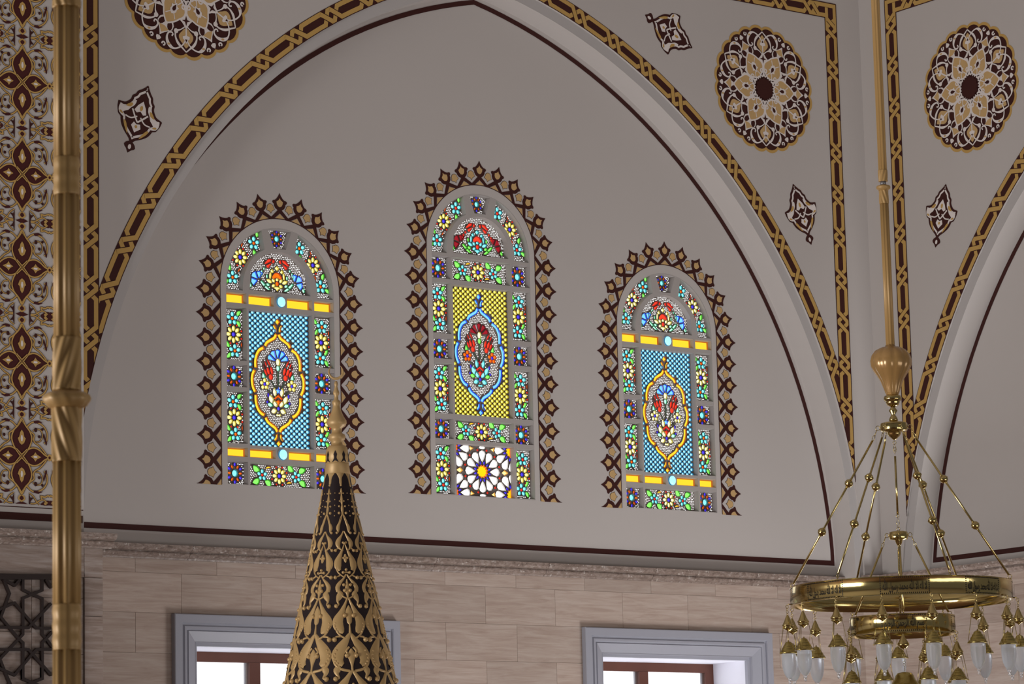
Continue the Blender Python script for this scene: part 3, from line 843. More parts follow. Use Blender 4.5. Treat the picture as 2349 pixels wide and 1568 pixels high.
def fan_cell(win, vc, W):
    """half-round panel with palmette, carnations and tulips"""
    R = .318; vb = vc - .016
    o = [(-.292, vb), (.292, vb)] + [(R * math.cos(a) * (1 - .03 * math.sin(a) ** 2), vc + R * 1.03 * math.sin(a)) for a in (math.radians(24 + 132 * i / 16) for i in range(17))]
    o[1] = (.297, vb); o[0] = (-.297, vb)
    p = Panel(win, o, (0, vc + .1)); b = vc - .005
    c1, c2, hrt = W['palm'], W['carn'], W['heart']
    S = lambda L: [(([(x, b + y) for x, y in q]), g) for q, g in L] + [(([(-x, b + y) for x, y in q])[::-1], g) for q, g in L]
    Z = lambda q: [(x, b + y) for x, y in q]
    lv = W['leaf']
    p.gems('palmette', [(Z([(0, .168), (.022, .162), (.046, .135), (.047, .115), (.028, .108), (.018, .118), (0, .124), (-.018, .118), (-.028, .108), (-.047, .115), (-.046, .135), (-.022, .162)]), hrt), (Z(ellipse(0, .108, .015, .013)), c1), (Z(ellipse(0, .073, .017, .020)), hrt), (Z([(0, .010), (.018, .030), (.036, .036), (.014, .050), (-.014, .050), (-.036, .036), (-.018, .030)]), c1), (Z([(0, .180), (.024, .202), (0, .224), (-.024, .202)]), c1)]
           + S([([(.028, .170), (.050, .158), (.066, .178), (.046, .195)], c1), (ellipse(.066, .138, .011, .032, .08, 8), c1), (leafp(.024, .082, .045, .030, .95), c1), (leafp(.048, .078, .062, .032, .42), c1), (ellipse(.036, .055, .019, .014, -.5, 8), c1)]))
    for s in (1, -1):
        q = lambda L: [([(s * x, b + y) for x, y in (o if s > 0 else o[::-1])], g) for o, g in L]
        p.gems('carnation', q([(wedge(.176, .090, .018, .072, 72, 122), c2), (wedge(.176, .090, .018, .078, 18, 66), c2), (wedge(.176, .090, .018, .074, -44, 12), c2)]))
        p.gems('tulip', q([([(.018, .262), (.040, .278), (.046, .248), (.032, .240)], 'red'), ([(.050, .278), (.085, .274), (.122, .236), (.112, .226), (.056, .256)], 'red'), ([(.048, .246), (.104, .220), (.100, .202), (.080, .198)], 'red')]))
        st = W['stalk']
        p.gems('stalk', q([(ellipse(.126, .190, .010, .012, 0, 8), st), (ellipse(.150, .150, .011, .030, .12, 8), st)]))
        p.gems('leaf', q([([(.165, .078), (.150, .092), (.105, .055), (.130, .040)], lv), ([(.126, .036), (.104, .052), (.062, .016), (.090, .014)], lv), ([(.243, .040), (.262, .066), (.276, .030), (.258, .018)], lv), (ellipse(.098, .128, .010, .018, 0, 8), lv), (leafp(.070, .052, .040, .026, .4), lv)]))
    p.beads()
    return o
MEDO = [[(.012, .385), (.030, .352), (.070, .328), (.105, .305), (.122, .275)], [(.134, .262), (.178, .238), (.205, .195), (.217, .145), (.216, .090)], [(.227, .072), (.247, .028), (.252, -.020), (.243, -.070), (.222, -.112)],
        [(.218, -.132), (.216, -.190), (.198, -.245), (.168, -.280), (.134, -.296)], [(.124, -.312), (.105, -.346), (.068, -.372), (.030, -.396), (.012, -.428)]]
def centre_panel(win, v0, v1, W):
    u = .311; c = (0, (v0 + v1) / 2)
    p = Panel(win, rect(-u, u, v0, v1), c); x0, y0 = c
    full = []
    for seg in MEDO: full += spline(seg, 4)
    loop = [(x, y0 + y) for x, y in full] + [(-x, y0 + y) for x, y in full[::-1]]
    loop = loop[::-1]
    for sg in (1, -1):                                    # ogee frame, one glass strip per lobe
        for seg in MEDO:
            L, R = stroke_sides(spline([(sg * x, y0 + y) for x, y in seg], 5), .030)
            p.gems('frame_strip', [(L + R[::-1], W['frame'])])
        for q in ([(.010, .400), (.028, .402), (.034, .428), (.046, .448), (.034, .462), (.018, .444), (.010, .424)], [(.010, -.446), (.026, -.446), (.032, -.470), (.048, -.492), (.036, -.504), (.018, -.488), (.010, -.468)]):
            p.gems('frame_finial', [([(sg * x, y0 + y) for x, y in (q if sg > 0 else q[::-1])], W['frame'])])
    for vy in (.487, -.522): p.gems('frame_finial', [([(x, y0 + vy + y) for x, y in ((0, -.030), (.025, 0), (0, .026), (-.025, 0))], W['frame'])])
    fin = [ellipse(0, y0 + .45, .045, .062, 0, 10), ellipse(0, y0 - .485, .045, .062, 0, 10)]
    # bead diaper outside the frame
    out = inset(loop, -.026); pm = PM(); gx, gy = .0525, .0455
    rows = int((v1 - v0) / (gy / 2)); n = 0
    for r in range(rows + 1):
        y = v0 + .012 + r * gy / 2
        if y > v1 - .008: break
        k = 0
        while True:
            x = -u + .016 + (gx / 2 if r % 2 else 0) + k * gx; k += 1
            if x > u - .010: break
            if inside((x, y), out) or any(inside((x, y), q) for q in fin): continue
            pm.cup([(a - c[0], b_ - c[1]) for a, b_ in ellipse(x, y, .0185, .0165, 0, 8)], W['bead'], .0052, .012, .003)
    stuff(pm.build('bead_diaper', p.o))
    # the bouquet
    Z = lambda q: [(x, y0 + y) for x, y in q]
    c2 = W['carn']; pt = W['petal']
    p.gems('carnation', [(Z(wedge(0, .150, .030, .100, a - 14, a + 14)), c2) for a in (24, 57, 90, 123, 156)] + [(Z(ellipse(0, .150, .021, .032)), 'cream'), (Z(ellipse(0, .100, .018, .026)), W['leaf'])])
    p.gems('stem', [(Z([(-.006, .068), (.006, .068), (.004, -.050), (-.004, -.050)]), 'stem')])
    for s in (1, -1):
        q = lambda L: [([(s * x, y0 + y) for x, y in (o if s > 0 else o[::-1])], g) for o, g in L]
        p.gems('tulip', q([(ellipse(.072, .024, .021, .026, -.2), 'red'), (ellipse(.062, .076, .013, .034, -.25, 8), 'red'), (ellipse(.095, .070, .014, .034, -.35, 8), 'red'), (ellipse(.120, .058, .011, .030, -.45, 8), 'red'), (leafp(.074, .110, .070, .016, 1.05), 'red'), (leafp(.108, .100, .058, .014, 1.15), 'red'), (leafp(.130, .085, .044, .011, 1.25), 'garnet')]))
        p.gems('stem', q([([(.060, -.006), (.070, -.004), (.036, -.066), (.026, -.064)], 'stem'), ([(.108, -.078), (.116, -.070), (.076, -.112), (.068, -.106)], 'stem')]))
        p.gems('flower', q([(ellipse(.132 + .030 * math.cos(t), -.040 + .032 * math.sin(t), .0175, .0165, t), W['small']) for t in (math.radians(90 + 72 * i) for i in range(5))] + [(ellipse(.132, -.040, .013, .015), 'violet')]))
        p.gems('leaf', q([([(.118, .012), (.158, .010), (.150, .060), (.132, .044)], W['leaf2']), (leafp(.052, -.214, .058, .036, .25), W['leaf2'])]))
        p.gems('petal', q([(leafp(.030, -.138, .078, .038, 1.45), pt), (leafp(.052, -.198, .082, .046, 1.15), pt), (leafp(.012, -.222, .066, .042, .95), pt), (leafp(.016, -.246, .060, .044, -.35), pt)]))
        p.gems('bud', q([(ellipse(.098, -.128, .009, .018, -.1, 8), 'violet'), (ellipse(.108, -.186, .010, .012, 0, 8), 'violet')]))
    p.gems('rose', [(Z([(0, -.118), (.044, -.150), (.030, -.166), (.016, -.150), (0, -.140), (-.016, -.150), (-.030, -.166), (-.044, -.150)]), W['heart']), (Z([(0, -.158), (.016, -.172), (.036, -.168), (0, -.212), (-.036, -.168), (-.016, -.172)]), W['heart']), (Z(ellipse(0, -.234, .014, .016)), 'violet'), (Z([(0, -.282), (.018, -.276), (.026, -.292), (.010, -.300), (0, -.294), (-.010, -.300), (-.026, -.292), (-.018, -.276)]), pt)])
    star = []
    for i in range(5):
        t = math.radians(90 + 72 * i); star += [(.032 * math.cos(t), -.088 + .034 * math.sin(t)), (.015 * math.cos(t + .628), -.088 + .015 * math.sin(t + .628))]
    p.gems('star', [(Z(star), W['star'])])
    p.beads(keep=inset(loop, .024))
def star_panel(win, v0, v1):
    u = .311; c = (0, (v0 + v1) / 2); p = Panel(win, rect(-u, u, v0, v1), c); x0, y0 = c
    bx = [lambda q: q[0] + u - .002, lambda q: u - .002 - q[0], lambda q: q[1] - v0 - .002, lambda q: v1 - .002 - q[1]]
    def cl(o):
        for f in bx: o = clip(o, f) if len(o) >= 3 else o
        A = abs(sum(o[i - 1][0] * o[i][1] - o[i][0] * o[i - 1][1] for i in range(len(o)))) / 2 if len(o) > 2 else 0
        return o if A > 2.5e-4 else None
    def rosette(cx, cy, name):
        st = []
        for i in range(24):
            t = PI * i / 12; r = .060 if i % 2 else .047; st.append((cx + r * math.cos(t), cy + r * math.sin(t)))
        o = cl(st)
        if o: p.gems('star', [(o, 'sun')])
        for i in range(12):
            t = PI * i / 6; d = (math.cos(t), math.sin(t)); n = (-d[1], d[0])
            Q = lambda r, w: (cx + d[0] * r + n[0] * w, cy + d[1] * r + n[1] * w)
            o = cl([Q(.078, 0), Q(.115, -.0225), Q(.152, -.0365), Q(.172, -.026), Q(.183, 0), Q(.172, .026), Q(.152, .0365), Q(.115, .0225)])
            if o: p.gems('petal', [(o, 'white')])
            t2 = t + PI / 12; d2 = (math.cos(t2), math.sin(t2))
            o = cl(ellipse(cx + .076 * d2[0], cy + .076 * d2[1], .016, .009, t2, 8))
            if o: p.gems('drop', [(o, 'violet')])
            o = cl(ellipse(cx + .188 * d2[0], cy + .188 * d2[1], .0105, .0105, t2, 6))
            if o and name: p.gems('drop', [(o, 'red')])
    rosette(0, y0, True)
    for sx in (1, -1):
        for sy in (1, -1): rosette(sx * .316, y0 + sy * .191, False)
        p.gems('kite', [([(sx * .206, y0), (sx * .236, y0 + .024), (sx * .272, y0 + .004), (sx * .272, y0 - .004), (sx * .236, y0 - .024)], 'honey')])
        for sy in (1, -1): p.gems('kite', [([(sx * .090, y0 + sy * .196), (sx * .134, y0 + sy * .212), (sx * .126, y0 + sy * .172)], 'honey')])
    for sy in (1, -1): p.gems('kite', [(ellipse(0, y0 + sy * .206, .034, .013, 0, 10), 'white')])
def bars(win, v0, v1, gem_='amber'):
    for u0, u1 in ((-.524, -.331), (-.311, -.062), (.062, .311), (.331, .524)):
        pm = PM(); pm.cup(rect(u0 + .002, u1 - .002, v0 + .002, v1 - .002), gem_, .010, .018, .004)
        pm.build('amber_bar', win, (0, GD, 0))
    pm = PM()
    prof = [(.042 * math.cos(a), .030 * math.sin(a)) for a in (PI / 2 * i / 4 for i in range(5))]
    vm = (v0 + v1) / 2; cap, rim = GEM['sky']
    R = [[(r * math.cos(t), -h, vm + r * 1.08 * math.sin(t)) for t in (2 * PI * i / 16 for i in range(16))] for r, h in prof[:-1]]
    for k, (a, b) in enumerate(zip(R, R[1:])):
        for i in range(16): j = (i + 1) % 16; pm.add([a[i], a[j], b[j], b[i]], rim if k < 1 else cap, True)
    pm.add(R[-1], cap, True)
    pm.build('cabochon', win, (0, -.001, 0))

def make_window(idx, W):
    a, z0, v0, vc = WIN[idx]
    pm = PM(); holes = []
    sc = (.331, .524)
    side, mid = W['side'], W['mid']
    for lo, hi, k in side: holes += [rect(sc[0], sc[1], lo, hi), rect(-sc[1], -sc[0], lo, hi)]
    for lo, hi, k in mid: 
        if k == 'bars': holes += [rect(-.311, -.062, lo, hi), rect(.062, .311, lo, hi)]
        else: holes.append(rect(-.311, .311, lo, hi))
    R0, R1 = .365, .520
    def rc(s):
        q = [(R1, vc - .028)] + [(R1 * math.cos(t), vc + R1 * math.sin(t)) for t in (math.radians(70) * i / 10 for i in range(1, 10))] + [(.178, vc + math.sqrt(R1 ** 2 - .178 ** 2)), (.150, vc + math.sqrt(R0 ** 2 - .150 ** 2))] + [(R0 * math.cos(t), vc + R0 * math.sin(t)) for t in (math.radians(66) * (1 - i / 10) for i in range(1, 10))] + [(R0, vc - .028)]
        return q if s > 0 else mirror(q)
    R = .318
    fan = [(-.297, vc - .016), (.297, vc - .016)] + [(R * math.cos(t) * (1 - .03 * math.sin(t) ** 2), vc + R * 1.03 * math.sin(t)) for t in (math.radians(24 + 132 * i / 16) for i in range(17))]
    ks = [(-.060, vc + .352), (.060, vc + .352)] + [(x, vc + math.sqrt(.518 ** 2 - x * x)) for x in (.113, .06, 0, -.06, -.113)]
    holes += [rc(1), rc(-1), fan, ks]
    pm.poly([opening(WH, v0, vc)] + holes, LATTICE, -.001)
    for h in holes: pm.wall(h, -.001, inset(h, .006), -GD - .004, LATTICE)
    win = pm.build('window_%d' % (idx + 1), None, (a, FY, z0))
    struct(win, W['label'], 'window')
    for lo, hi, k in side:
        for s in (1, -1):
            u0, u1 = (sc[0], sc[1]) if s > 0 else (-sc[1], -sc[0])
            if k == 'tall': tall_panel(win, u0, u1, lo, hi, W['sun'], W['tc'], s > 0)
            elif k == 'sq': square_panel(win, u0, u1, lo, hi)
    for lo, hi, k in mid:
        if k == 'bars': bars(win, lo, hi)
        elif k == 'wide': wide_panel(win, -.311, .311, lo, hi, W['sun'], W['tc'])
        elif k == 'centre': centre_panel(win, lo, hi, W)
        elif k == 'star': star_panel(win, lo, hi)
    ring_cell(win, vc, 0, 70, W['sun'], W['tc']); ring_cell(win, vc, 110, 180, W['sun'], W['tc'])
    keystone(win, vc); fan_cell(win, vc, W)
    return win
SIDE = [(.064, .249, 'sq'), (.288, .363, 'bar'), (.395, .824, 'tall'), (.857, 1.039, 'sq'), (1.074, 1.512, 'tall'), (1.545, 1.630, 'bar')]
MID = [(.064, .249, 'wide'), (.288, .363, 'bars'), (.387, 1.503, 'centre'), (1.545, 1.630, 'bars')]
BLUE = dict(side=SIDE, mid=MID, sun='yellow', tc='orange', palm='yellow', carn='azure', heart='orange', leaf='mint', leaf2='mint', stalk='mint', frame='amber', bead='sky', petal='cream', small='yellow', star='azure')
make_window(0, dict(BLUE, label='blue-beaded arched stained-glass window with yellow daisies, behind the crescent-topped spire'))
make_window(2, dict(BLUE, sun='cream', palm='cream', heart='red', small='cream', label='blue-beaded arched stained-glass window with cream daisies, between the tallest window and the corner'))
make_window(1, dict(side=[(.091, .522, 'tall'), (.562, .738, 'sq'), (.779, 1.21, 'tall'), (1.248, 1.427, 'sq'), (1.466, 1.906, 'tall'), (1.942, 2.137, 'sq')],
                    mid=[(.088, .530, 'star'), (.562, .738, 'wide'), (.779, 1.899, 'centre'), (1.942, 2.140, 'wide')],
                    sun='yellow', tc='red', palm='teal', carn='garnet', heart='red', leaf='green', leaf2='green', stalk='red', frame='azure', bead='citron', petal='teal', small='orange', star='garnet',
                    label='tallest arched stained-glass window, yellow bead ground and white star panel at its foot'))

# ---- painted palmette borders round the three openings
def palmette_mesh(cutv=None):
    pm = PM()
    H = [(0, .232), (.014, .205), (.032, .181), (.050, .166), (.068, .163), (.079, .152), (.073, .138), (.061, .130), (.060, .115), (.047, .092), (.022, .076), (.014, .066)]
    cr = H + [(-x, y) for x, y in H[1:][::-1]]
    I = [(0, .186), (.010, .168), (.034, .152), (.030, .130), (.019, .112), (0, .104)]
    it = I + [(-x, y) for x, y in I[1:-1][::-1]]
    X = [[(-.106, -.006), (-.066, -.006), (.012, .058), (.004, .092), (-.016, .082)], [(.106, -.006), (.066, -.006), (-.012, .058), (-.004, .092), (.016, .082)]]
    T = [(-.050, .003), (.050, .003), (.020, .026), (0, .044), (-.020, .026)]
    for q, m, h in [(cr[::-1], DARK, .002), (it[::-1], TAN, .003), (X[0], DARK, .002), (X[1][::-1], DARK, .0021), (T, TAN, .0025)]:
        if cutv is not None: q = clip(q, lambda p: p[0] * cutv)
        if len(q) > 2: pm.poly([q], m, h)
    return pm
def bud_mesh():
    pm = PM(); B = [(0, .050), (.011, .067), (.040, .080), (.031, .098), (.030, .112), (.016, .127), (0, .131)]
    b = B + [(-x, y) for x, y in B[1:-1][::-1]]
    pm.poly([inset(b, -.0035)], DARK, .002); pm.poly([b], TAN, .003); return pm.mesh('bud')
PALM = palmette_mesh().mesh('palmette'); BUD = bud_mesh()
PALMH = {1: palmette_mesh(1).mesh('palmette'), -1: palmette_mesh(-1).mesh('palmette')}
for (a, z0, v0, vc), vs, base, pitch, n in ((WIN[0], 1.700, .052, .1985, 8), (WIN[1], 2.215, .080, .2065, 10), (WIN[2], 1.700, .052, .1985, 8)):
    r = .585
    path = [(-r, base)] + [(-r * math.cos(t), vs + r * math.sin(t)) for t in (PI * i / 36 for i in range(37))] + [(r, base)]
    pm = PM(); pm.stroke(path, .008, DARK, .002)
    for s in (1, -1): pm.poly([rect(min(s * r, s * .818), max(s * r, s * .818), base - .004, base)], DARK, .002)
    bd = label(pm.build('painted_border', wall_back, (a, FY, z0)), 'brown and tan border of pointed palmettes')
    for s in (1, -1):
        rot = (0, -PI / 2, 0) if s < 0 else (0, PI / 2, 0)
        for k in range(n + 1):
            v = base - .004 + pitch * k
            if k == 0: put('palmette', PALMH[-s], bd, (s * r, 0, v), rot)
            else: put('palmette', PALM, bd, (s * r, 0, v), rot)
            put('bud', BUD, bd, (s * r, 0, v + pitch / 2), rot)
    for k in range(-5, 6):
        t = math.radians(15.7 * k)
        o = put('palmette', PALM, bd, (r * math.sin(t), 0, vs + r * math.cos(t)), (0, t, 0)); o.scale = (.93, 1, .94)
        if k < 5:
            t = math.radians(15.7 * (k + .5)); o = put('bud', BUD, bd, (r * math.sin(t), 0, vs + r * math.cos(t)), (0, t, 0)); o.scale = (.93, 1, .94)

# ================================================================== FLOOR, CEILING, MARBLE DADO
pm = PM(); pm.box(-14, 22.5, -32, 1.5, -.1, 0, CARPET); struct(pm.build('floor'), 'carpeted hall floor far below the gallery', 'floor')
pm = PM(); pm.box(-14, 22.5, -32, 1.5, 17.0, 17.1, PLASTER); struct(pm.build('ceiling'), 'plain plaster ceiling above the arched walls', 'ceiling')

MY = .272        # face of the marble facing under the arch
LOWW = [(12.952, 15.120), (17.078, 19.242)]; LTOP, LBOT = 8.0, 5.2
def chamfer_slab(w, h, t=.010, e=.0012):
    pm = PM(); o = rect(0, w, 0, h); q = inset(o, e)
    pm.wall(o, -t, o, -e, SLAB); pm.wall(o, -e, q, 0, SLAB); pm.face(q, SLAB, 0); return pm
pm = PM()
core = [(11.5, 0), (XR, 0), (XR, 8.45), (11.5, 8.45)]
pm.poly([core] + [rect(a + .22, b - .22, LBOT + .22, LTOP - .22) for a, b in LOWW], SLAB, -MY - .006)
dado = struct(pm.build('wall_back_lower'), 'beige travertine facing in staggered slabs under the plaster arch', 'wall')
def pieces(x0, x1, z0, z1):
    """slab minus the window frames"""
    R = [(x0, x1, z0, z1)]
    for a, b in LOWW:
        a += .012; b -= .012; t = LTOP - .012; N = []
        for p, q, r, s in R:
            if q <= a or p >= b or r >= t: N.append((p, q, r, s)); continue
            if p < a: N.append((p, a, r, s))
            if q > b: N.append((b, q, r, s))
            if s > t: N.append((max(p, a), min(q, b), t, s))
        R = N
    return [r for r in R if r[1] - r[0] > .03 and r[3] - r[2] > .02]
zrows = [8.46, 8.318, 8.004, 7.69, 7.376, 7.062, 6.748, 6.434, 6.12]
for i, (zt_, zb_) in enumerate(zip(zrows, zrows[1:])):
    off = .33 if i % 2 == 0 else 0.
    k = -7
    while True:
        x0 = 16.043 + off + .7495 * k; x1 = x0 + .7495; k += 1
        if x0 > XR: break
        x0, x1 = max(x0, 11.7), min(x1, XR)
        if x1 - x0 < .05: continue
        for p, q, r, s in pieces(x0, x1, zb_, zt_):
            chamfer_slab(q - p - .0016, s - r - .0016).build('marble_slab', dado, (p + .0008, MY, r + .0008))
# the same facing on the side wall
pm = PM(); pm.poly([[(0, 0), (10.1, 0), (10.1, 8.45), (0, 8.45)]], SLAB, -.006)
dado2 = struct(pm.build('wall_right_lower', None, (XR - .05, 0, 0), (0, 0, -PI / 2)), 'beige travertine facing of the side wall behind the chandelier lamps', 'wall')
for i, (zt_, zb_) in enumerate(zip(zrows, zrows[1:])):
    off = .2 if i % 2 else .55
    x0 = 0.
    x1 = off
    while x0 < 5:
        chamfer_slab(x1 - x0 - .0016, zt_ - zb_ - .0016).build('marble_slab', dado2, (x0 + .0015, 0, zb_ + .0015)); x0, x1 = x1, x1 + .7495

# ---- cornices in blocks
CPROF = [(0, 8.425), (.020, 8.425), (.028, 8.437), (.052, 8.446), (.066, 8.462), (.066, 8.474), (.058, 8.476), (.060, 8.482), (.092, 8.488), (.108, 8.506), (.112, 8.532), (0, 8.536)]
def cornice_block(L):
    pm = PM()
    for (h0, z0), (h1, z1) in zip(CPROF, CPROF[1:]):
        pm.add([(0, -h0, z0), (L, -h0, z0), (L, -h1, z1), (0, -h1, z1)], CORN)
    pm.add([(0, -h, z) for h, z in CPROF], CORN); pm.add([(L, -h, z) for h, z in CPROF][::-1], CORN)
    return pm.mesh('cornice_block')
def cornice(n, x0, x1, y, lab, rotz=None, org=None, step=1.19):
    me = cornice_block(step - .003); root = None; x = x0
    while x < x1 - .01:
        L = min(step, x1 - x)
        m = me if L > step - .01 else cornice_block(L - .003)
        if root is None: root = struct(put('trim_%d' % n, m, None, (x, y, 0) if org is None else org, rotz), lab, 'cornice')
        else: put('cornice_block', m, root, (x - x0, 0, 0))
        x += L
cornice(1, 11.9, 20.16, MY, 'long moulded brown marble cornice under the three stained-glass windows')
cornice(2, 12.085 - 1.19 * 9, 12.085, -.28, 'short moulded marble cornice on the pier behind the gilt pole')
cornice(3, 20.16, XR, -.005, 'corner piece of marble cornice under the plaster corner pilaster')
cornice(4, 0, 9.5, 0, 'moulded marble cornice of the side wall behind the chandelier', (0, 0, -PI / 2), (XR - .05, 0, 0))
pm = PM(); pm.box(20.17, XR, -.005, .3, 0, 8.43, SLAB); struct(pm.build('wall_corner_lower'), 'narrow travertine pilaster in the corner behind the chandelier', 'wall')

# ---- pier foot: marble surround with bronze star grille
pm = PM(); pm.box(-14.0, 12.016, -.262, .25, 0, 8.43, PIERSLAB)
pier = struct(pm.build('wall_left_lower'), 'grey travertine pier foot framing a dark star lattice', 'wall')
def pslab(x0, x1, z0, z1, y=-.28):
    pm = PM(); o = rect(0, x1 - x0 - .003, 0, z1 - z0 - .003); q = inset(o, .003)
    pm.wall(o, -.02, o, -.003, PIERSLAB); pm.wall(o, -.003, q, 0, PIERSLAB); pm.face(q, PIERSLAB, 0)
    pm.build('marble_slab', pier, (x0, y, z0))
pslab(9.1, 10.6, 8.204, 8.43); pslab(10.6, 11.86, 8.204, 8.43); pslab(11.86, 12.022, 8.204, 8.43)
for z0, z1 in ((7.914, 8.204), (7.3, 7.914), (6.6, 7.3), (5.9, 6.6)): pslab(11.86, 12.022, z0, z1)
for i, (x0, x1) in enumerate(((10.2, 10.62), (10.62, 11.04), (11.04, 11.42), (11.42, 11.86))):
    z = 8.204 - (.16 if i % 2 else 0)
    pslab(x0, x1, z, 8.204, -.268) if z < 8.2 else None
    while z > 6.2:
        pslab(x0, x1, z - .42, z, -.268); z -= .42
gx = lambda zx: 11.136 + (11.569 - 11.136) / 670 * zx
gz = lambda zx, zy: 8.198 - (8.198 - 7.39) / 1418 * (zy - 150) + .003 * zx / 670 + (20 / 670 * zx) * (8.198 - 7.39) / 1418
def bar_mesh(pts, w, y0, y1):
    pm = PM(); L, R = stroke_sides(pts, w); o = L + R[::-1]
    A = sum(o[i - 1][0] * o[i][1] - o[i][0] * o[i - 1][1] for i in range(len(o)))
    if A < 0: o = o[::-1]
    pm.wall(o, y0, o, y1, GRILLE); pm.poly([o], GRILLE, y1); return pm
pm = bar_mesh([(gx(-770), gz(-770, 183)), (gx(1040), gz(1040, 183))], .038, 0, .045)
grille = pm.build('wall_grille', None, (0, -.268, 0)); tag(grille, 'dark bronze star-pattern lattice set in the marble pier foot', 'grille')
GL = [[(305, 215), (305, 350), (425, 410), (555, 465), (555, 930), (605, 990), (690, 1100)], [(555, 215), (555, 355), (425, 410), (305, 460), (305, 930), (250, 990), (10, 1245), (70, 1400), (150, 1580)],
      [(0, 605), (195, 520), (425, 790), (480, 850), (1010, 860)], [(670, 530), (425, 790), (375, 845), (0, 835)], [(55, 215), (130, 400), (18, 705), (250, 990), (305, 1040), (305, 1510), (425, 1560), (555, 1510), (555, 1040), (605, 990), (690, 895)],
      [(0, 1125), (375, 1128), (425, 1185), (668, 1460), (760, 1425)], [(1010, 1138), (480, 1128), (425, 1185), (195, 1455), (0, 1365)], [(55, 215), (195, 292), (265, 215)], [(600, 215), (668, 312), (760, 260)]]
for r in range(3):
    for i, P in enumerate(GL):
        if r and P[0][1] == 215 and i > 1 and i != 4: continue
        Q = [(a, b + 1150 * r) for a, b in P]
        bar_mesh([(gx(a), gz(a, b)) for a, b in Q], .0205, .004, .026 + i * .0007 - r * .0003).build('lattice_bar', grille)
        bar_mesh([(gx(-min(a, 735)), gz(-min(a, 735), b)) for a, b in Q[::-1]], .0205, .004, .0263 + i * .0007 - r * .0003).build('lattice_bar', grille)
for x in (-735, 1010): bar_mesh([(gx(x), gz(x, 183)), (gx(x), gz(x, 3850))], .038, 0, .0445).build('frame_bar', grille)
bar_mesh([(gx(-770), gz(-770, 3850)), (gx(1010), gz(1010, 3850))], .038, 0, .045).build('frame_bar', grille)

# ---- lower windows
def low_window(n, x0, x1, lab):
    w = x1 - x0; h = LTOP - LBOT; o = rect(0, w, 0, h)
    prof = [(0, -.02), (0, .050), (.006, .054), (.068, .054), (.073, .034), (.086, .034), (.096, .046), (.114, .046), (.126, .030), (.134, .040), (.142, .036), (.212, .004), (.218, .006), (.222, -.022), (.246, -.024), (.248, -.06)]
    pm = PM(); L = [(inset(o, d) if d else o, hh) for d, hh in prof]
    for (a, ha), (b, hb) in zip(L, L[1:]): pm.wall(a, ha, b, hb, FRAME)
    win = struct(pm.build('window_%d' % n, None, (x0, MY, LBOT)), lab, 'window')
    inn = inset(o, .248); q = inset(o, .252)
    pm = PM(); pm.wall(inn, -.06, q, -.52, WHITE); pm.build('reveal', win)
    i0 = q[0]; i2 = q[2]; W = i2[0] - i0[0]; H = i2[1] - i0[1]; Y = .49
    def board(nm, a, b, c, d, y0, y1, m=WOOD, par=win):
        pm = PM(); pm.box(i0[0] + a, i0[0] + b, Y + y0, Y + y1, i0[1] + c, i0[1] + d, m); return pm.build(nm, par)
    board('head_rail', 0, W, H - .080, H, 0, .07); board('sill_rail', 0, W, 0, .09, 0, .07)
    board('jamb', 0, .098, .09, H - .08, 0, .07); board('jamb', W - .098, W, .09, H - .08, 0, .07)
    board('mullion', W / 2 - .052, W / 2 + .052, .09, H - .08, -.006, .07)
    for a, b in ((.098, W / 2 - .052), (W / 2 + .052, W - .098)):
        g = board('glass_pane', a, b, .09, H - .08, .050, .056, PANE)
        board('glazing_bead', b - .022, b - .014, .09, H - .08, .03, .05, STEEL, g)
low_window(4, *LOWW[0], 'square-headed daylit window in a grey moulded frame behind the tall spire')
low_window(5, *LOWW[1], 'square-headed daylit window in a grey moulded frame between the spire and the corner')

# ================================================================== MINBAR SPIRE
SX, SY = 11.2969, -4.5191
SZ = [(700, 9.571), (850, 9.150), (888, 9.0422), (900, 9.0082), (1040, 8.613), (1062, 8.5511), (1180, 8.2202), (1568, 7.1446), (1700, 6.7829), (1900, 6.235)]
SR = [(1062, 25), (1087, 28.5), (1120, 34.5), (1159, 42), (1200, 50.3), (1568, 128), (1900, 198)]
def lerp(T, x):
    for (a, p), (b, q) in zip(T, T[1:]):
        if x <= b: return p + (q - p) * (x - a) / (b - a)
    return T[-1][1]
KS = 20 / 7248.6
spire = bpy.data.objects.new('minbar_spire', None); COL.objects.link(spire); spire.location = (SX, SY, 0)
tag(spire, 'tall dark conical pulpit spire with gold relief and a crescent finial', 'spire')
pm = PM(); pm.lathe([(lerp(SR, y) * KS, lerp(SZ, y)) for y in (1900, 1740, 1568, 1450, 1320, 1200, 1159, 1120, 1087, 1062)], CONE, 64)
pm.build('cone', spire)
zb = lerp(SZ, 1900); rb_ = 198 * KS
pm = PM(); pm.lathe([(rb_ * 1.08, zb - .25), (rb_ * 1.16, zb - .22), (rb_ * 1.16, zb - .08), (rb_ * 1.02, zb - .03), (rb_, zb)], GILT, 64); pm.build('eaves_moulding', spire)
pm = PM(); pm.lathe([(rb_ * .98, 0), (rb_ * .98, zb - .25)], CONE, 8, sm=False); pm.build('shaft', spire)
zz = lambda z: 820 + z / 4.126
fin = [(222, 10), (240, 17), (258, 19), (270, 13), (300, 20), (330, 31), (345, 29), (362, 19), (398, 21), (412, 39), (432, 42), (448, 34), (470, 36), (515, 50), (560, 70), (595, 94), (622, 97), (648, 84), (668, 52), (690, 47), (715, 50), (730, 78), (752, 84), (778, 76), (798, 54), (824, 54), (838, 84), (852, 97), (880, 104), (1000, 112), (1004, 104)]
pm = PM(); pm.lathe([(r / 4.126 * KS, lerp(SZ, zz(z))) for z, r in fin[::-1]], GILT, 32); finial = pm.build('finial', spire)
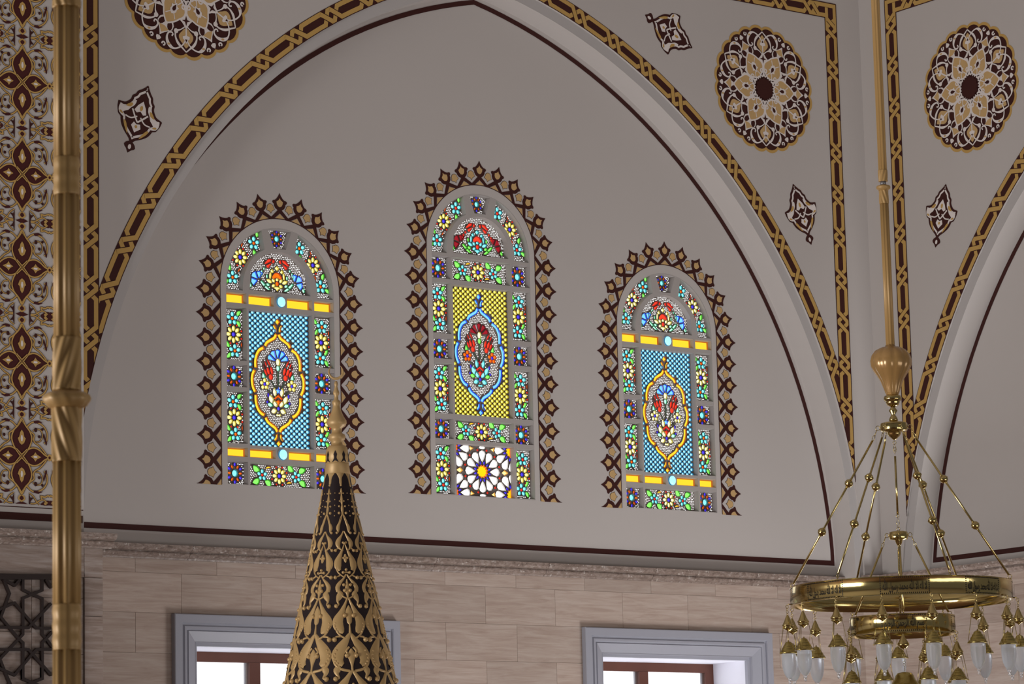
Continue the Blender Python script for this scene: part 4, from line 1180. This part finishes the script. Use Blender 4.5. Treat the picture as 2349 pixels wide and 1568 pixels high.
# crescent, open side up, turned to face the hall
cz = lerp(SZ, zz(138)); R0 = 76 / 4.126 * KS
pm = PM(); fdir = Vector((math.cos(YAW), -math.sin(YAW), 0))
N = 28; ring = []
for i in range(N + 1):
    a = math.radians(-90 - 148 + 296 * i / N); tt = abs(i / N - .5) * 2
    th = R0 * (.16 * (1 - tt ** 2.2) + .012)
    c = Vector((0, 0, cz)) + (fdir * math.cos(a) + Vector((0, 0, 1)) * math.sin(a)) * (R0 - th)
    ring.append((c, th))
pm.tube([c for c, t in ring], [t for c, t in ring], GILT, 8); pm.build('crescent', finial)
FACE = math.atan2(-21.16 - SY, 0 - SX)
def cone_xf(col):
    tc = FACE + math.radians(13) + math.radians(45) * col
    def f(u, v, h):
        y = -v; R = lerp(SR, y); th = tc + u / R
        return ((R + h) * KS * math.cos(th), (R + h) * KS * math.sin(th), lerp(SZ, y) + h * KS * .2)
    return f
Z6 = lambda z: 1180 + z / 4.042
def U(x, y): return x * lerp(SR, y) * PI / 4
def relief_column(col):
    pm = PM(cone_xf(col))
    def spine(P, m=GILT, hgt=2.2, fat=1.08):
        q = spline([(U(x, y), -y, U(w * fat, y)) for x, y, w in P], 3)
        L, R = stroke_sides([(a, b) for a, b, c in q], [max(.35, c) for a, b, c in q]); o = L + R[::-1]
        A = sum(o[i - 1][0] * o[i][1] - o[i][0] * o[i - 1][1] for i in range(len(o)))
        if A < 0: o = o[::-1]
        wm = min(c for a, b, c in q)
        n = len(L); C = [((a[0] + b[0]) / 2, (a[1] + b[1]) / 2) for a, b in zip(L, R)]
        # rounded ridge: sides at 0, shoulder at .55, crest on the spine
        for i in range(n - 1):
            for S in (L, R):
                s0 = [S[i], S[i + 1]]; m0 = [(S[k][0] * .62 + C[k][0] * .38, S[k][1] * .62 + C[k][1] * .38) for k in (i, i + 1)]; c0 = [C[i], C[i + 1]]
                f1 = [pm.xf(*s0[0], 0), pm.xf(*s0[1], 0), pm.xf(*m0[1], hgt * .8), pm.xf(*m0[0], hgt * .8)]
                f2 = [pm.xf(*m0[0], hgt * .8), pm.xf(*m0[1], hgt * .8), pm.xf(*c0[1], hgt), pm.xf(*c0[0], hgt)]
                if S is L: f1.reverse(); f2.reverse()
                pm.add(f1, m, True); pm.add(f2, m, True)
    def knob(x, y, r, hgt=None):
        ux = U(x, y); rr = U(r, y); hgt = hgt or rr * 1.1
        rings = [([(ux + rr * c * math.cos(t), -y + rr * c * math.sin(t)) for t in (2 * PI * i / 8 for i in range(8))], hgt * h) for c, h in ((1, 0), (.8, .65), (.4, .95))]
        for (a, ha), (b, hb) in zip(rings, rings[1:]): pm.wall(a, ha, b, hb, GILT, True)
        pm.face(rings[-1][0], GILT, rings[-1][1])
    Y = Z6
    def both(P): spine([(x, Y(y), w) for x, y, w in P]); spine([(-x, Y(y), w) for x, y, w in P])
    def kb(x, y, r):
        for s in ((1, -1) if x else (1,)): knob(s * x, Y(y), r)
    both([(.02, 22, .05), (.13, 75, .07), (.26, 120, .16), (.30, 150, .19), (.29, 180, .10), (.33, 195, .05)]); kb(.36, 192, .075)
    both([(.02, 178, .07), (.12, 215, .09), (.27, 260, .19), (.32, 295, .22), (.27, 330, .13), (.17, 352, .06), (.08, 362, .05)]); kb(.42, 358, .075); both([(.30, 335, .05), (.42, 358, .05)])
    kb(0, 292, .07); kb(.07, 285, .06)
    both([(.02, 302, .05), (.10, 345, .07), (.22, 405, .16), (.32, 465, .27), (.32, 515, .25), (.24, 548, .10)])
    both([(.40, 500, .06), (.33, 560, .06), (.16, 600, .05), (.06, 610, .05)]); both([(.20, 590, .05), (.34, 605, .05), (.43, 615, .05)]); kb(.42, 612, .075)
    spine([(0, Y(395), .06), (0, Y(425), .15), (0, Y(455), .12), (0, Y(475), .04)]); kb(.08, 430, .055)
    kb(0, 540, .06); kb(.125, 566, .06); both([(.0, 562, .06), (.10, 568, .05)])
    both([(.02, 585, .06), (.12, 625, .07), (.26, 665, .12), (.34, 705, .15), (.31, 745, .14)])
    both([(.30, 740, .10), (.25, 770, .20), (.30, 800, .17), (.34, 835, .08), (.31, 865, .05), (.37, 885, .05)]); kb(.385, 880, .07); both([(.24, 765, .07), (.14, 795, .05), (.03, 808, .05)])
    spine([(0, Y(630), .03), (0, Y(670), .10), (0, Y(700), .13), (0, Y(740), .17), (0, Y(775), .08), (0, Y(815), .06)]); kb(.12, 682, .06); kb(.09, 735, .07)
    both([(.02, 805, .06), (.10, 860, .08), (.22, 940, .17), (.33, 1010, .27), (.33, 1060, .28), (.25, 1105, .20), (.19, 1130, .06)])
    both([(.43, 1050, .05), (.36, 1120, .05), (.22, 1165, .05), (.08, 1185, .05)]); both([(.26, 1160, .05), (.38, 1165, .05), (.44, 1190, .05)]); kb(.43, 1190, .07)
    for y, x in ((1040, .41), (1070, .42), (1095, .39), (1115, .35)): kb(x, y, .035)
    spine([(0, Y(875), .02), (0, Y(910), .15), (0, Y(950), .21), (0, Y(985), .16), (0, Y(1030), .13), (0, Y(1050), .04)]); kb(.13, 968, .07)
    spine([(0, Y(1040), .04), (0, Y(1100), .06), (0, Y(1150), .09)])
    both([(.02, 1140, .08), (.13, 1200, .16), (.26, 1270, .25), (.35, 1335, .28), (.32, 1390, .24), (.22, 1425, .10)])
    both([(.46, 1330, .05), (.42, 1410, .06), (.28, 1460, .06), (.06, 1480, .06)])
    for y, x in ((1290, .38), (1325, .42), (1360, .43), (1390, .40), (1412, .35)): kb(x, y, .035)
    both([(.05, 1260, .05), (.13, 1300, .05), (.02, 1350, .05)])
    spine([(0, Y(1275), .03), (0, Y(1310), .15), (0, Y(1350), .18), (0, Y(1390), .11), (0, Y(1440), .05), (0, Y(1490), .06)]); kb(.12, 1338, .06)
    both([(.30, 1440, .10), (.37, 1475, .15), (.36, 1510, .08), (.32, 1540, .05), (.38, 1555, .05)]); kb(.395, 1552, .06)
    both([(.02, 1480, .07), (.12, 1540, .10), (.26, 1630, .20), (.34, 1710, .27), (.33, 1780, .24), (.22, 1830, .10)]); both([(.44, 1700, .05), (.36, 1810, .05), (.1, 1890, .05)])
    spine([(0, Y(1590), .03), (0, Y(1640), .15), (0, Y(1690), .19), (0, Y(1740), .10), (0, Y(1850), .06)])
    both([(.02, 1850, .08), (.13, 1930, .14), (.28, 2050, .24), (.35, 2150, .26), (.3, 2230, .18), (.2, 2270, .06)])
    # upper tier
    Y = zz
    spine([(0, Y(1252), .03), (0, Y(1280), .17), (0, Y(1310), .10), (0, Y(1345), .17), (0, Y(1375), .20), (0, Y(1410), .10), (0, Y(1440), .18), (0, Y(1475), .15), (0, Y(1512), .10)])
    for x, y, r in ((.14, 1300, .07), (.15, 1375, .06), (.20, 1425, .075), (.22, 1490, .09)):
        for s in (1, -1): knob(s * x, Y(y), r)
    for y in (1297, 1360, 1415, 1470, 1515): knob(.5, Y(y), .045)
    spine([(0, Y(1095), .98), (0, Y(1115), .72), (0, Y(1140), .40), (0, Y(1165), .26), (0, Y(1200), .24), (0, Y(1228), .08)], hgt=1.2, fat=1.); knob(0, Y(1222), .10)
    for s in (1, -1): spine([(s * .02, Y(1500), .07), (s * .16, Y(1545), .06), (s * .24, Y(1590), .07)])
    return pm
for c in range(8): relief_column(c).build('gold_relief', spire)
pm = PM(); pm.lathe([((lerp(SR, y) + d) * KS, lerp(SZ, y)) for y, d in ((1088, .2), (1087, 1.6), (1066, 1.6), (1063.5, 2.4), (1062, .5))], GILT, 40); pm.build('collar', spire)
def ogive(col):
    tc = FACE + math.radians(13 + 22.5) + math.radians(45) * col; pm = PM()
    H = [(0, 888, ), (.20, 925), (.12, 955), (.16, 968), (.36, 998)]
    P = [(x, z) for x, z in H] + [(-x, z) for x, z in H[1:][::-1]]
    def f(x, z): 
        r = 105 + (z - 880) * .06; th = tc + x * PI / 4
        return ((r / 4.126 + .45) * KS * math.cos(th), (r / 4.126 + .45) * KS * math.sin(th), lerp(SZ, zz(z)))
    q = [f(*p) for p in P]; c = f(0, 970)
    for i in range(len(q)): pm.add([c, q[(i + 1) % len(q)], q[i]], CONE)
    return pm
for c in range(8): ogive(c).build('dark_ogive', finial)

# ================================================================== GILT POLES
def pole_mesh(pm, secs, r, m, n=60):
    """secs: (z_top, z_bottom, kind)"""
    for zt_, zb_, kind in secs:
        if kind == 'flute': zs = [zt_, zb_]
        else: zs = [zt_ + (zb_ - zt_) * i / max(2, int((zt_ - zb_) / .0035)) for i in range(max(2, int((zt_ - zb_) / .0035)) + 1)]
        def mod(t, z, kind=kind, a=zt_, b=zb_):
            if kind == 'flute': return 1 - .17 * abs(math.sin(4.5 * t)) ** 2.2
            if kind == 'twistr': return 1 + .085 * math.sin(8 * t + (z - a) * 85)
            if kind == 'twistl': return 1 + .085 * math.sin(8 * t - (z - a) * 85)
            if kind == 'knurl': return .97 + .045 * math.sin(4 * t + z * 100) * math.sin(4 * t - z * 100)
            return 1
        pm.lathe([(r, z) for z in zs], m, n, mod=mod)
def gilt_pole(x, y, secs, collars, r, rc):
    pm = PM(); pole_mesh(pm, secs, r, GILTP)
    return pm
hang = bpy.data.objects.new('hanging_pole', None); COL.objects.link(hang); hang.location = (3.4195, -15.0621, 0)
tag(hang, 'fluted gilt hanging pole with a twisted collar joint, in front of the arabesque panel', 'pole')
PT = [(-8000, 17.0), (-100, 8.050), (0, 7.948), (120, 7.827), (370, 7.575), (455, 7.490), (895, 7.056), (940, 7.012), (1390, 6.578), (1500, 6.473), (1568, 6.409), (1700, 6.284)]
zp = lambda y: lerp(PT, y)
def polepart(nm, secs, r=.0300): pm = PM(); pole_mesh(pm, secs, r, GILTP); return pm.build(nm, hang)
polepart('upper_tube', [(17.0, 8.6, 'flute'), (8.6, zp(-60), 'flute'), (zp(-60), zp(18), 'twistr'), (zp(18), zp(362), 'flute'), (zp(362), zp(448), 'knurl'), (zp(448), zp(775), 'flute'), (zp(775), zp(895), 'twistl')])
pm = PM(); pm.lathe([(.030, zp(900)), (.024, zp(893))], GILTP, 40); pm.build('joint', hang)
pm = PM(); pm.lathe([(.032, zp(936)), (.044, zp(931)), (.0515, zp(920)), (.0535, zp(914)), (.050, zp(906)), (.040, zp(900)), (.026, zp(899))], GILTP, 60, mod=lambda t, z: 1 + .025 * math.sin(9 * t + z * 60)); pm.build('collar', hang)
polepart('lower_tube', [(zp(934), zp(1060), 'twistr'), (zp(1060), zp(1385), 'flute'), (zp(1385), zp(1490), 'knurl'), (zp(1490), 6.10, 'flute')], .0318)
pm = PM(); pm.lathe([(.03, 5.72), (.05, 5.80), (.10, 5.95), (.115, 6.02), (.09, 6.08), (.03, 6.12)], AMBER, 48, mod=lambda t, z: 1 + .04 * abs(math.cos(5 * t))); pm.build('gourd', hang)

# ================================================================== CHANDELIER
CXY = (12.6761, -8.1801)
ch = bpy.data.objects.new('chandelier', None); COL.objects.link(ch); ch.location = (CXY[0], CXY[1], 0)
tag(ch, 'two-tier polished brass ring chandelier with frosted glass lamps and black calligraphy', 'chandelier')
CF = math.atan2(-21.16 - CXY[1], -CXY[0])          # towards the camera
ang = lambda d: CF + math.radians(d)                # + is to the right as seen from the gallery
def cyl(nm, prof, m, n=32, par=ch, mod=None): pm = PM(); pm.lathe(prof[::-1] if prof[0][1] > prof[-1][1] else prof, m, n, mod=mod); return pm.build(nm, par)
pm = PM(); pole_mesh(pm, [(17.0, 12.0, 'flute'), (12.0, 9.93, 'flute'), (9.93, 9.862, 'twistl')], .0258, GILTP); up_ = pm.build('upper_tube', ch)
cyl('joint', [(.017, 9.865), (.017, 9.84)], STEEL)
cyl('collar', [(.026, 9.84), (.038, 9.836), (.042, 9.828), (.040, 9.820), (.030, 9.812), (.024, 9.806)], GILTP)
pm = PM(); pole_mesh(pm, [(9.81, 9.73, 'twistr'), (9.73, 8.89, 'flute')], .0262, GILTP); pm.build('lower_tube', ch)
cyl('gourd', [(.028, 8.897), (.030, 8.888), (.058, 8.882), (.090, 8.866), (.112, 8.838), (.120, 8.806), (.117, 8.776), (.104, 8.748), (.082, 8.716), (.064, 8.684), (.050, 8.648), (.041, 8.620), (.034, 8.604)], AMBER, 60, mod=lambda t, z: 1 - .07 * (1 - abs(math.cos(5 * t))) ** 2)
cyl('cup', [(.032, 8.606), (.048, 8.600), (.052, 8.588), (.050, 8.574), (.040, 8.570), (.040, 8.562), (.034, 8.548), (.022, 8.540)], BRASS)
cyl('stem', [(.016, 8.542), (.013, 8.532), (.024, 8.518), (.025, 8.514), (.012, 8.494), (.013, 8.488), (.022, 8.474), (.026, 8.464), (.026, 8.456), (.014, 8.452), (.014, 8.436)], BRASS)
hub = cyl('hub', [(.060, 8.446), (.076, 8.442), (.078, 8.436), (.078, 8.402), (.074, 8.396), (.040, 8.392), (.040, 8.380), (.030, 8.366), (.014, 8.352), (.008, 8.346)], BRASS, 40)
def shackle(pm, c, d, r=.011, w=.0022, m=BRASS):
    """open ring in the vertical plane that holds direction d"""
    d = Vector(d).normalized(); c = Vector(c); e = Vector((0, 0, 1))
    pm.tube([c + d * (r * math.cos(t)) + e * (r * 1.1 * math.sin(t)) for t in (2 * PI * i / 12 for i in range(12))], w, m, 5, True)
def rod(par, p0, p1, balls, r=.0062, br=.0245):
    pm = PM(); a, b = Vector(p0), Vector(p1); d = (b - a).normalized()
    pm.tube([a, b], r, BRASS, 8); o = pm.build('rod', par)
    for f in balls:
        c = a + (b - a) * f; pb = PM(); pb.ball(c, br, BRASS, 16, 10)
        up_v = d; x = d.orthogonal().normalized(); y = d.cross(x)
        pb.tube([c + x * (br * 1.02 * math.cos(t)) + y * (br * 1.02 * math.sin(t)) for t in (2 * PI * i / 16 for i in range(16))], .0022, BRASS, 5, True)
        for k in (-1, 1): pb.tube([c + d * (br * k * .9), c + d * (br * k * 1.12)], .009, BRASS, 8)
        pb.build('ball', o)
    return o
RO, ZRT, ZRB = .630, 7.512, 7.407
for dgr in (-34, -94, -154, 26, 86, 146):
    t = ang(dgr); dx, dy = math.cos(t), math.sin(t)
    P = lambda r, z: (r * dx, r * dy, z)
    pm = PM(); shackle(pm, P(.092, 8.418), (dx, dy, 0), .012); pm.tube([P(.078, 8.418), P(.082, 8.418)], .006, BRASS, 8)
    pm.tube([P(.098, 8.410), P(.113, 8.372)], .0026, BRASS, 5); shackle(pm, P(.119, 8.362), (dx, dy, -1), .012)
    pm.build('shackle', ch)
    q = P(.125, 8.348); e = P(.612, 7.545)
    rod(ch, q, e, (.30, .64))
    pm = PM(); shackle(pm, P(.617, 7.535), (dx, dy, 0), .011); pm.tube([P(.620, 7.527), P(.628, 7.500)], .004, BRASS, 6); pm.build('shackle', ch)
def hoop(nm, R, z0, z1, th=.007):
    pm = PM(); n = 96
    prof = [(R - th, z0), (R + .002, z0), (R + .002, z0 + .004), (R, z0 + .006), (R, z1 - .006), (R + .002, z1 - .004), (R + .002, z1), (R - th, z1), (R - th, z0)]
    for (r0, a), (r1, b) in zip(prof, prof[1:]):
        for i in range(n):
            t0, t1 = 2 * PI * i / n, 2 * PI * (i + 1) / n
            pm.add([(r0 * math.cos(t0), r0 * math.sin(t0), a), (r0 * math.cos(t1), r0 * math.sin(t1), a), (r1 * math.cos(t1), r1 * math.sin(t1), b), (r1 * math.cos(t0), r1 * math.sin(t0), b)], BRASS, abs(b - a) > .05)
    return pm.build(nm, ch)
outer = hoop('outer_ring', RO, ZRB, ZRT); inner = hoop('inner_ring', .298, 7.224, 7.330)
def text_tris(body, bold=.004):
    cu = bpy.data.curves.new('lettering', 'FONT'); cu.body = body; cu.resolution_u = 3; cu.offset = bold
    ob = bpy.data.objects.new('lettering', cu); COL.objects.link(ob)
    me = bpy.data.meshes.new_from_object(ob.evaluated_get(bpy.context.evaluated_depsgraph_get()))
    V = [(v.co.x, v.co.y) for v in me.vertices]; Fc = [tuple(p.vertices) for p in me.polygons]
    bpy.data.objects.remove(ob); bpy.data.curves.remove(cu); bpy.data.meshes.remove(me)
    return V, Fc
SHAHADA = '\uFEFB \uFE8D\uFEDF\uFEEA \uFE8D\uFEFB \uFDF2 \uFEE3\uFEA4\uFEE4\uFEAA \uFEAD\uFEB3\uFEEE\uFEDD \uFDF2'[::-1]
BASMALA = '\uFE91\uFEB4\uFEE2 \uFDF2 \uFE8D\uFEDF\uFEAE\uFEA3\uFEE4\uFEE6 \uFE8D\uFEDF\uFEAE\uFEA3\uFEF4\uFEE2'[::-1]
def plate(par, R, dgr, halfdeg, z0, z1, T, nm='lettering'):
    V, Fc = T; pm = PM(); cc = ang(dgr)
    if V:
        x0 = min(v[0] for v in V); x1 = max(v[0] for v in V); y0 = min(v[1] for v in V); y1 = max(v[1] for v in V)
        def f(x, y, h=.0018):
            t = cc + math.radians(halfdeg * .90) * ((x - x0) / (x1 - x0) * 2 - 1); z = z0 + .0145 + (z1 - z0 - .030) * (y - y0) / (y1 - y0)
            return ((R + h) * math.cos(t), (R + h) * math.sin(t), z)
        for q in Fc: pm.add([f(*V[i]) for i in q], ENGR)
        pm.build(nm, par)
    pm = PM()
    def sq(t, z, s=.0028):
        a = s / R
        pm.add([((R + .0015) * math.cos(t + i * a), (R + .0015) * math.sin(t + i * a), z + j * s) for i, j in ((-1, -1), (1, -1), (1, 1), (-1, 1))], ENGR)
    k = int(2 * math.radians(halfdeg) * R / .011)
    for i in range(k + 1):
        t = cc + math.radians(halfdeg) * (2 * i / k - 1)
        sq(t, z0 + .011); sq(t, z1 - .010)
    for i in range(1, 8):
        for s in (1, -1): sq(cc + s * math.radians(halfdeg), z0 + .011 + (z1 - z0 - .021) * i / 8)
    stuff(pm.build('punched_border', par))
TS, TB = text_tris(SHAHADA, .012), text_tris(BASMALA, .016)
for k in range(8): plate(outer, RO, 2 + 45 * k, 12.3, ZRB, ZRT, TS)
for k in range(4): plate(inner, .298, 2 + 90 * k, 24.5, 7.224, 7.330, TB)
# centre drop: chain, second hub, rods to the inner ring
pm = PM(); shackle(pm, (0, 0, 8.330), rt, .009); shackle(pm, (0, 0, 8.292), rt, .008)
pm.tube([(rt.x * .006 * s, rt.y * .006 * s, z) for s, z in ((0, 8.322), (1, 8.305), (1, 8.280), (0, 8.262), (-1, 8.280), (-1, 8.305))], .002, BRASS, 5, True); pm.build('shackle', ch)
rod(ch, (0, 0, 8.252), (0, 0, 7.918), ())
pm = PM(); shackle(pm, (0, 0, 7.908), rt, .008); pm.tube([(rt.x * .008 * s, rt.y * .008 * s, z) for s, z in ((0, 7.900), (1, 7.868), (.6, 7.848), (-.6, 7.848), (-1, 7.868))], .002, BRASS, 5, True); shackle(pm, (0, 0, 7.832), rt, .009); pm.build('shackle', ch)
cyl('lower_hub', [(.040, 7.818), (.053, 7.814), (.054, 7.776), (.050, 7.772), (.022, 7.768), (.018, 7.752), (.010, 7.738)], BRASS, 32)
for dgr in (-88, 92, 182, 2):
    t = ang(dgr); dx, dy = math.cos(t), math.sin(t); P = lambda r, z: (r * dx, r * dy, z)
    pm = PM(); shackle(pm, P(.066, 7.797), (dx, dy, 0), .011); pm.tube([P(.052, 7.797), P(.057, 7.797)], .006, BRASS, 8); pm.tube([P(.074, 7.790), P(.088, 7.752)], .0026, BRASS, 5); shackle(pm, P(.092, 7.742), (dx, dy, -1), .011); pm.build('shackle', ch)
    rod(ch, P(.097, 7.728), P(.262, 7.352), (.56,), .0062, .0255)
    pm = PM(); shackle(pm, P(.270, 7.342), (dx, dy, 0), .011); pm.tube([P(.276, 7.334), P(.290, 7.322)], .004, BRASS, 6); pm.build('shackle', ch)
# lamps
def prof_mesh(nm, prof, m, n=24, mod=None): pm = PM(); pm.lathe(prof[::-1], m, n, mod=mod); return pm.mesh(nm)
pm = PM(); shackle(pm, (0, 0, 0), (1, 0, 0), .0085, .0022)
for i, z in enumerate((-.016, -.030, -.042)): shackle(pm, (0, 0, z), (1, 0, 0) if i % 2 else (0, 1, 0), .0068, .0017)
LHOOK = pm.mesh('lamp')
LBELL = prof_mesh('bell', [(.003, -.046), (.007, -.050), (.014, -.066), (.022, -.086), (.031, -.101), (.0345, -.104), (.0345, -.108), (.030, -.111), (.028, -.114), (.031, -.118), (.0305, -.122), (.022, -.129), (.009, -.134), (.004, -.140)], BRASS)
LCAP = prof_mesh('cap', [(.003, -.190), (.004, -.197), (.012, -.199), (.019, -.204), (.023, -.211), (.0225, -.213), (.028, -.218), (.032, -.226), (.0315, -.228), (.037, -.233), (.041, -.242), (.0405, -.244), (.046, -.249), (.050, -.257), (.0535, -.259), (.0535, -.266), (.044, -.267)], BRASSD)
LGLASS = prof_mesh('glass_shade', [(.041, -.264), (.042, -.290), (.0415, -.320), (.039, -.345), (.034, -.368), (.026, -.388), (.016, -.402), (.009, -.408)], FROST)
pm = PM(); pm.ball((0, 0, -.414), .0115, CRYSTAL, 12, 8); pm.ball((0, 0, -.431), .009, CRYSTAL, 12, 8); LFIN = pm.mesh('crystal_drop')
pm = PM()
for i in range(3):
    for o in (-.10, .10):
        t = 2 * PI * i / 3 + o
        pm.tube([(.030 * math.cos(t), .030 * math.sin(t), -.112), (.056 * math.cos(2 * PI * i / 3 + o * .35), .056 * math.sin(2 * PI * i / 3 + o * .35), -.262)], .0011, BRASSD, 4)
    t = 2 * PI * i / 3; pm.ball((.057 * math.cos(t), .057 * math.sin(t), -.266), .0042, BRASS, 8, 6)
LCHAIN = pm.mesh('suspension_chains')
def lamp(x, y, z, rz, k=1.):
    o = put('lamp', LHOOK, ch, (x, y, z), (0, 0, rz), (k, k, k))
    for nm, me in (('bell', LBELL), ('cap', LCAP), ('glass_shade', LGLASS), ('crystal_drop', LFIN), ('suspension_chains', LCHAIN)): put(nm, me, o)
for i in range(15):
    t = ang(-9.4 + 24 * i); lamp(.654 * math.cos(t), .654 * math.sin(t), 7.402, t + .4 + .3 * math.sin(i * 2.1))
    pm = PM(); pm.tube([(r * math.cos(t), r * math.sin(t), 7.416) for r in (.628, .650)], .0035, BRASS, 6); pm.build('lamp_peg', outer)
for i in range(8):
    t = ang(-21 + 45 * i); lamp(.322 * math.cos(t), .322 * math.sin(t), 7.222, t + .2 + .5 * math.sin(i * 1.7))
    pm = PM(); pm.tube([(r * math.cos(t), r * math.sin(t), 7.236) for r in (.296, .318)], .0035, BRASS, 6); pm.build('lamp_peg', inner)
# centre lamp on a long chain from the lower hub
pm = PM(); z = 7.736
while z > 7.250: shackle(pm, (0, 0, z), rt if int(z * 100) % 2 else (1, 1, 0), .0075, .0016); z -= .0165
pm.build('chain', ch)
cyl('centre_bell', [(.003, 7.236), (.012, 7.215), (.026, 7.190), (.034, 7.176), (.034, 7.168), (.026, 7.162), (.018, 7.152), (.005, 7.148)], BRASS)
pm = PM(); z = 7.142
while z > 7.020: shackle(pm, (0, 0, z), rt if int(z * 100) % 2 else (1, 1, 0), .0065, .0015); z -= .0140
pm.build('chain', ch)
cyl('centre_cap', [(.010, 7.018), (.040, 7.012), (.052, 6.998), (.060, 6.976), (.076, 6.955), (.090, 6.925), (.094, 6.905), (.094, 6.890), (.08, 6.888)], BRASSD)
cyl('centre_shade', [(.076, 6.892), (.078, 6.85), (.074, 6.79), (.060, 6.74), (.035, 6.70), (.012, 6.69)], FROST)
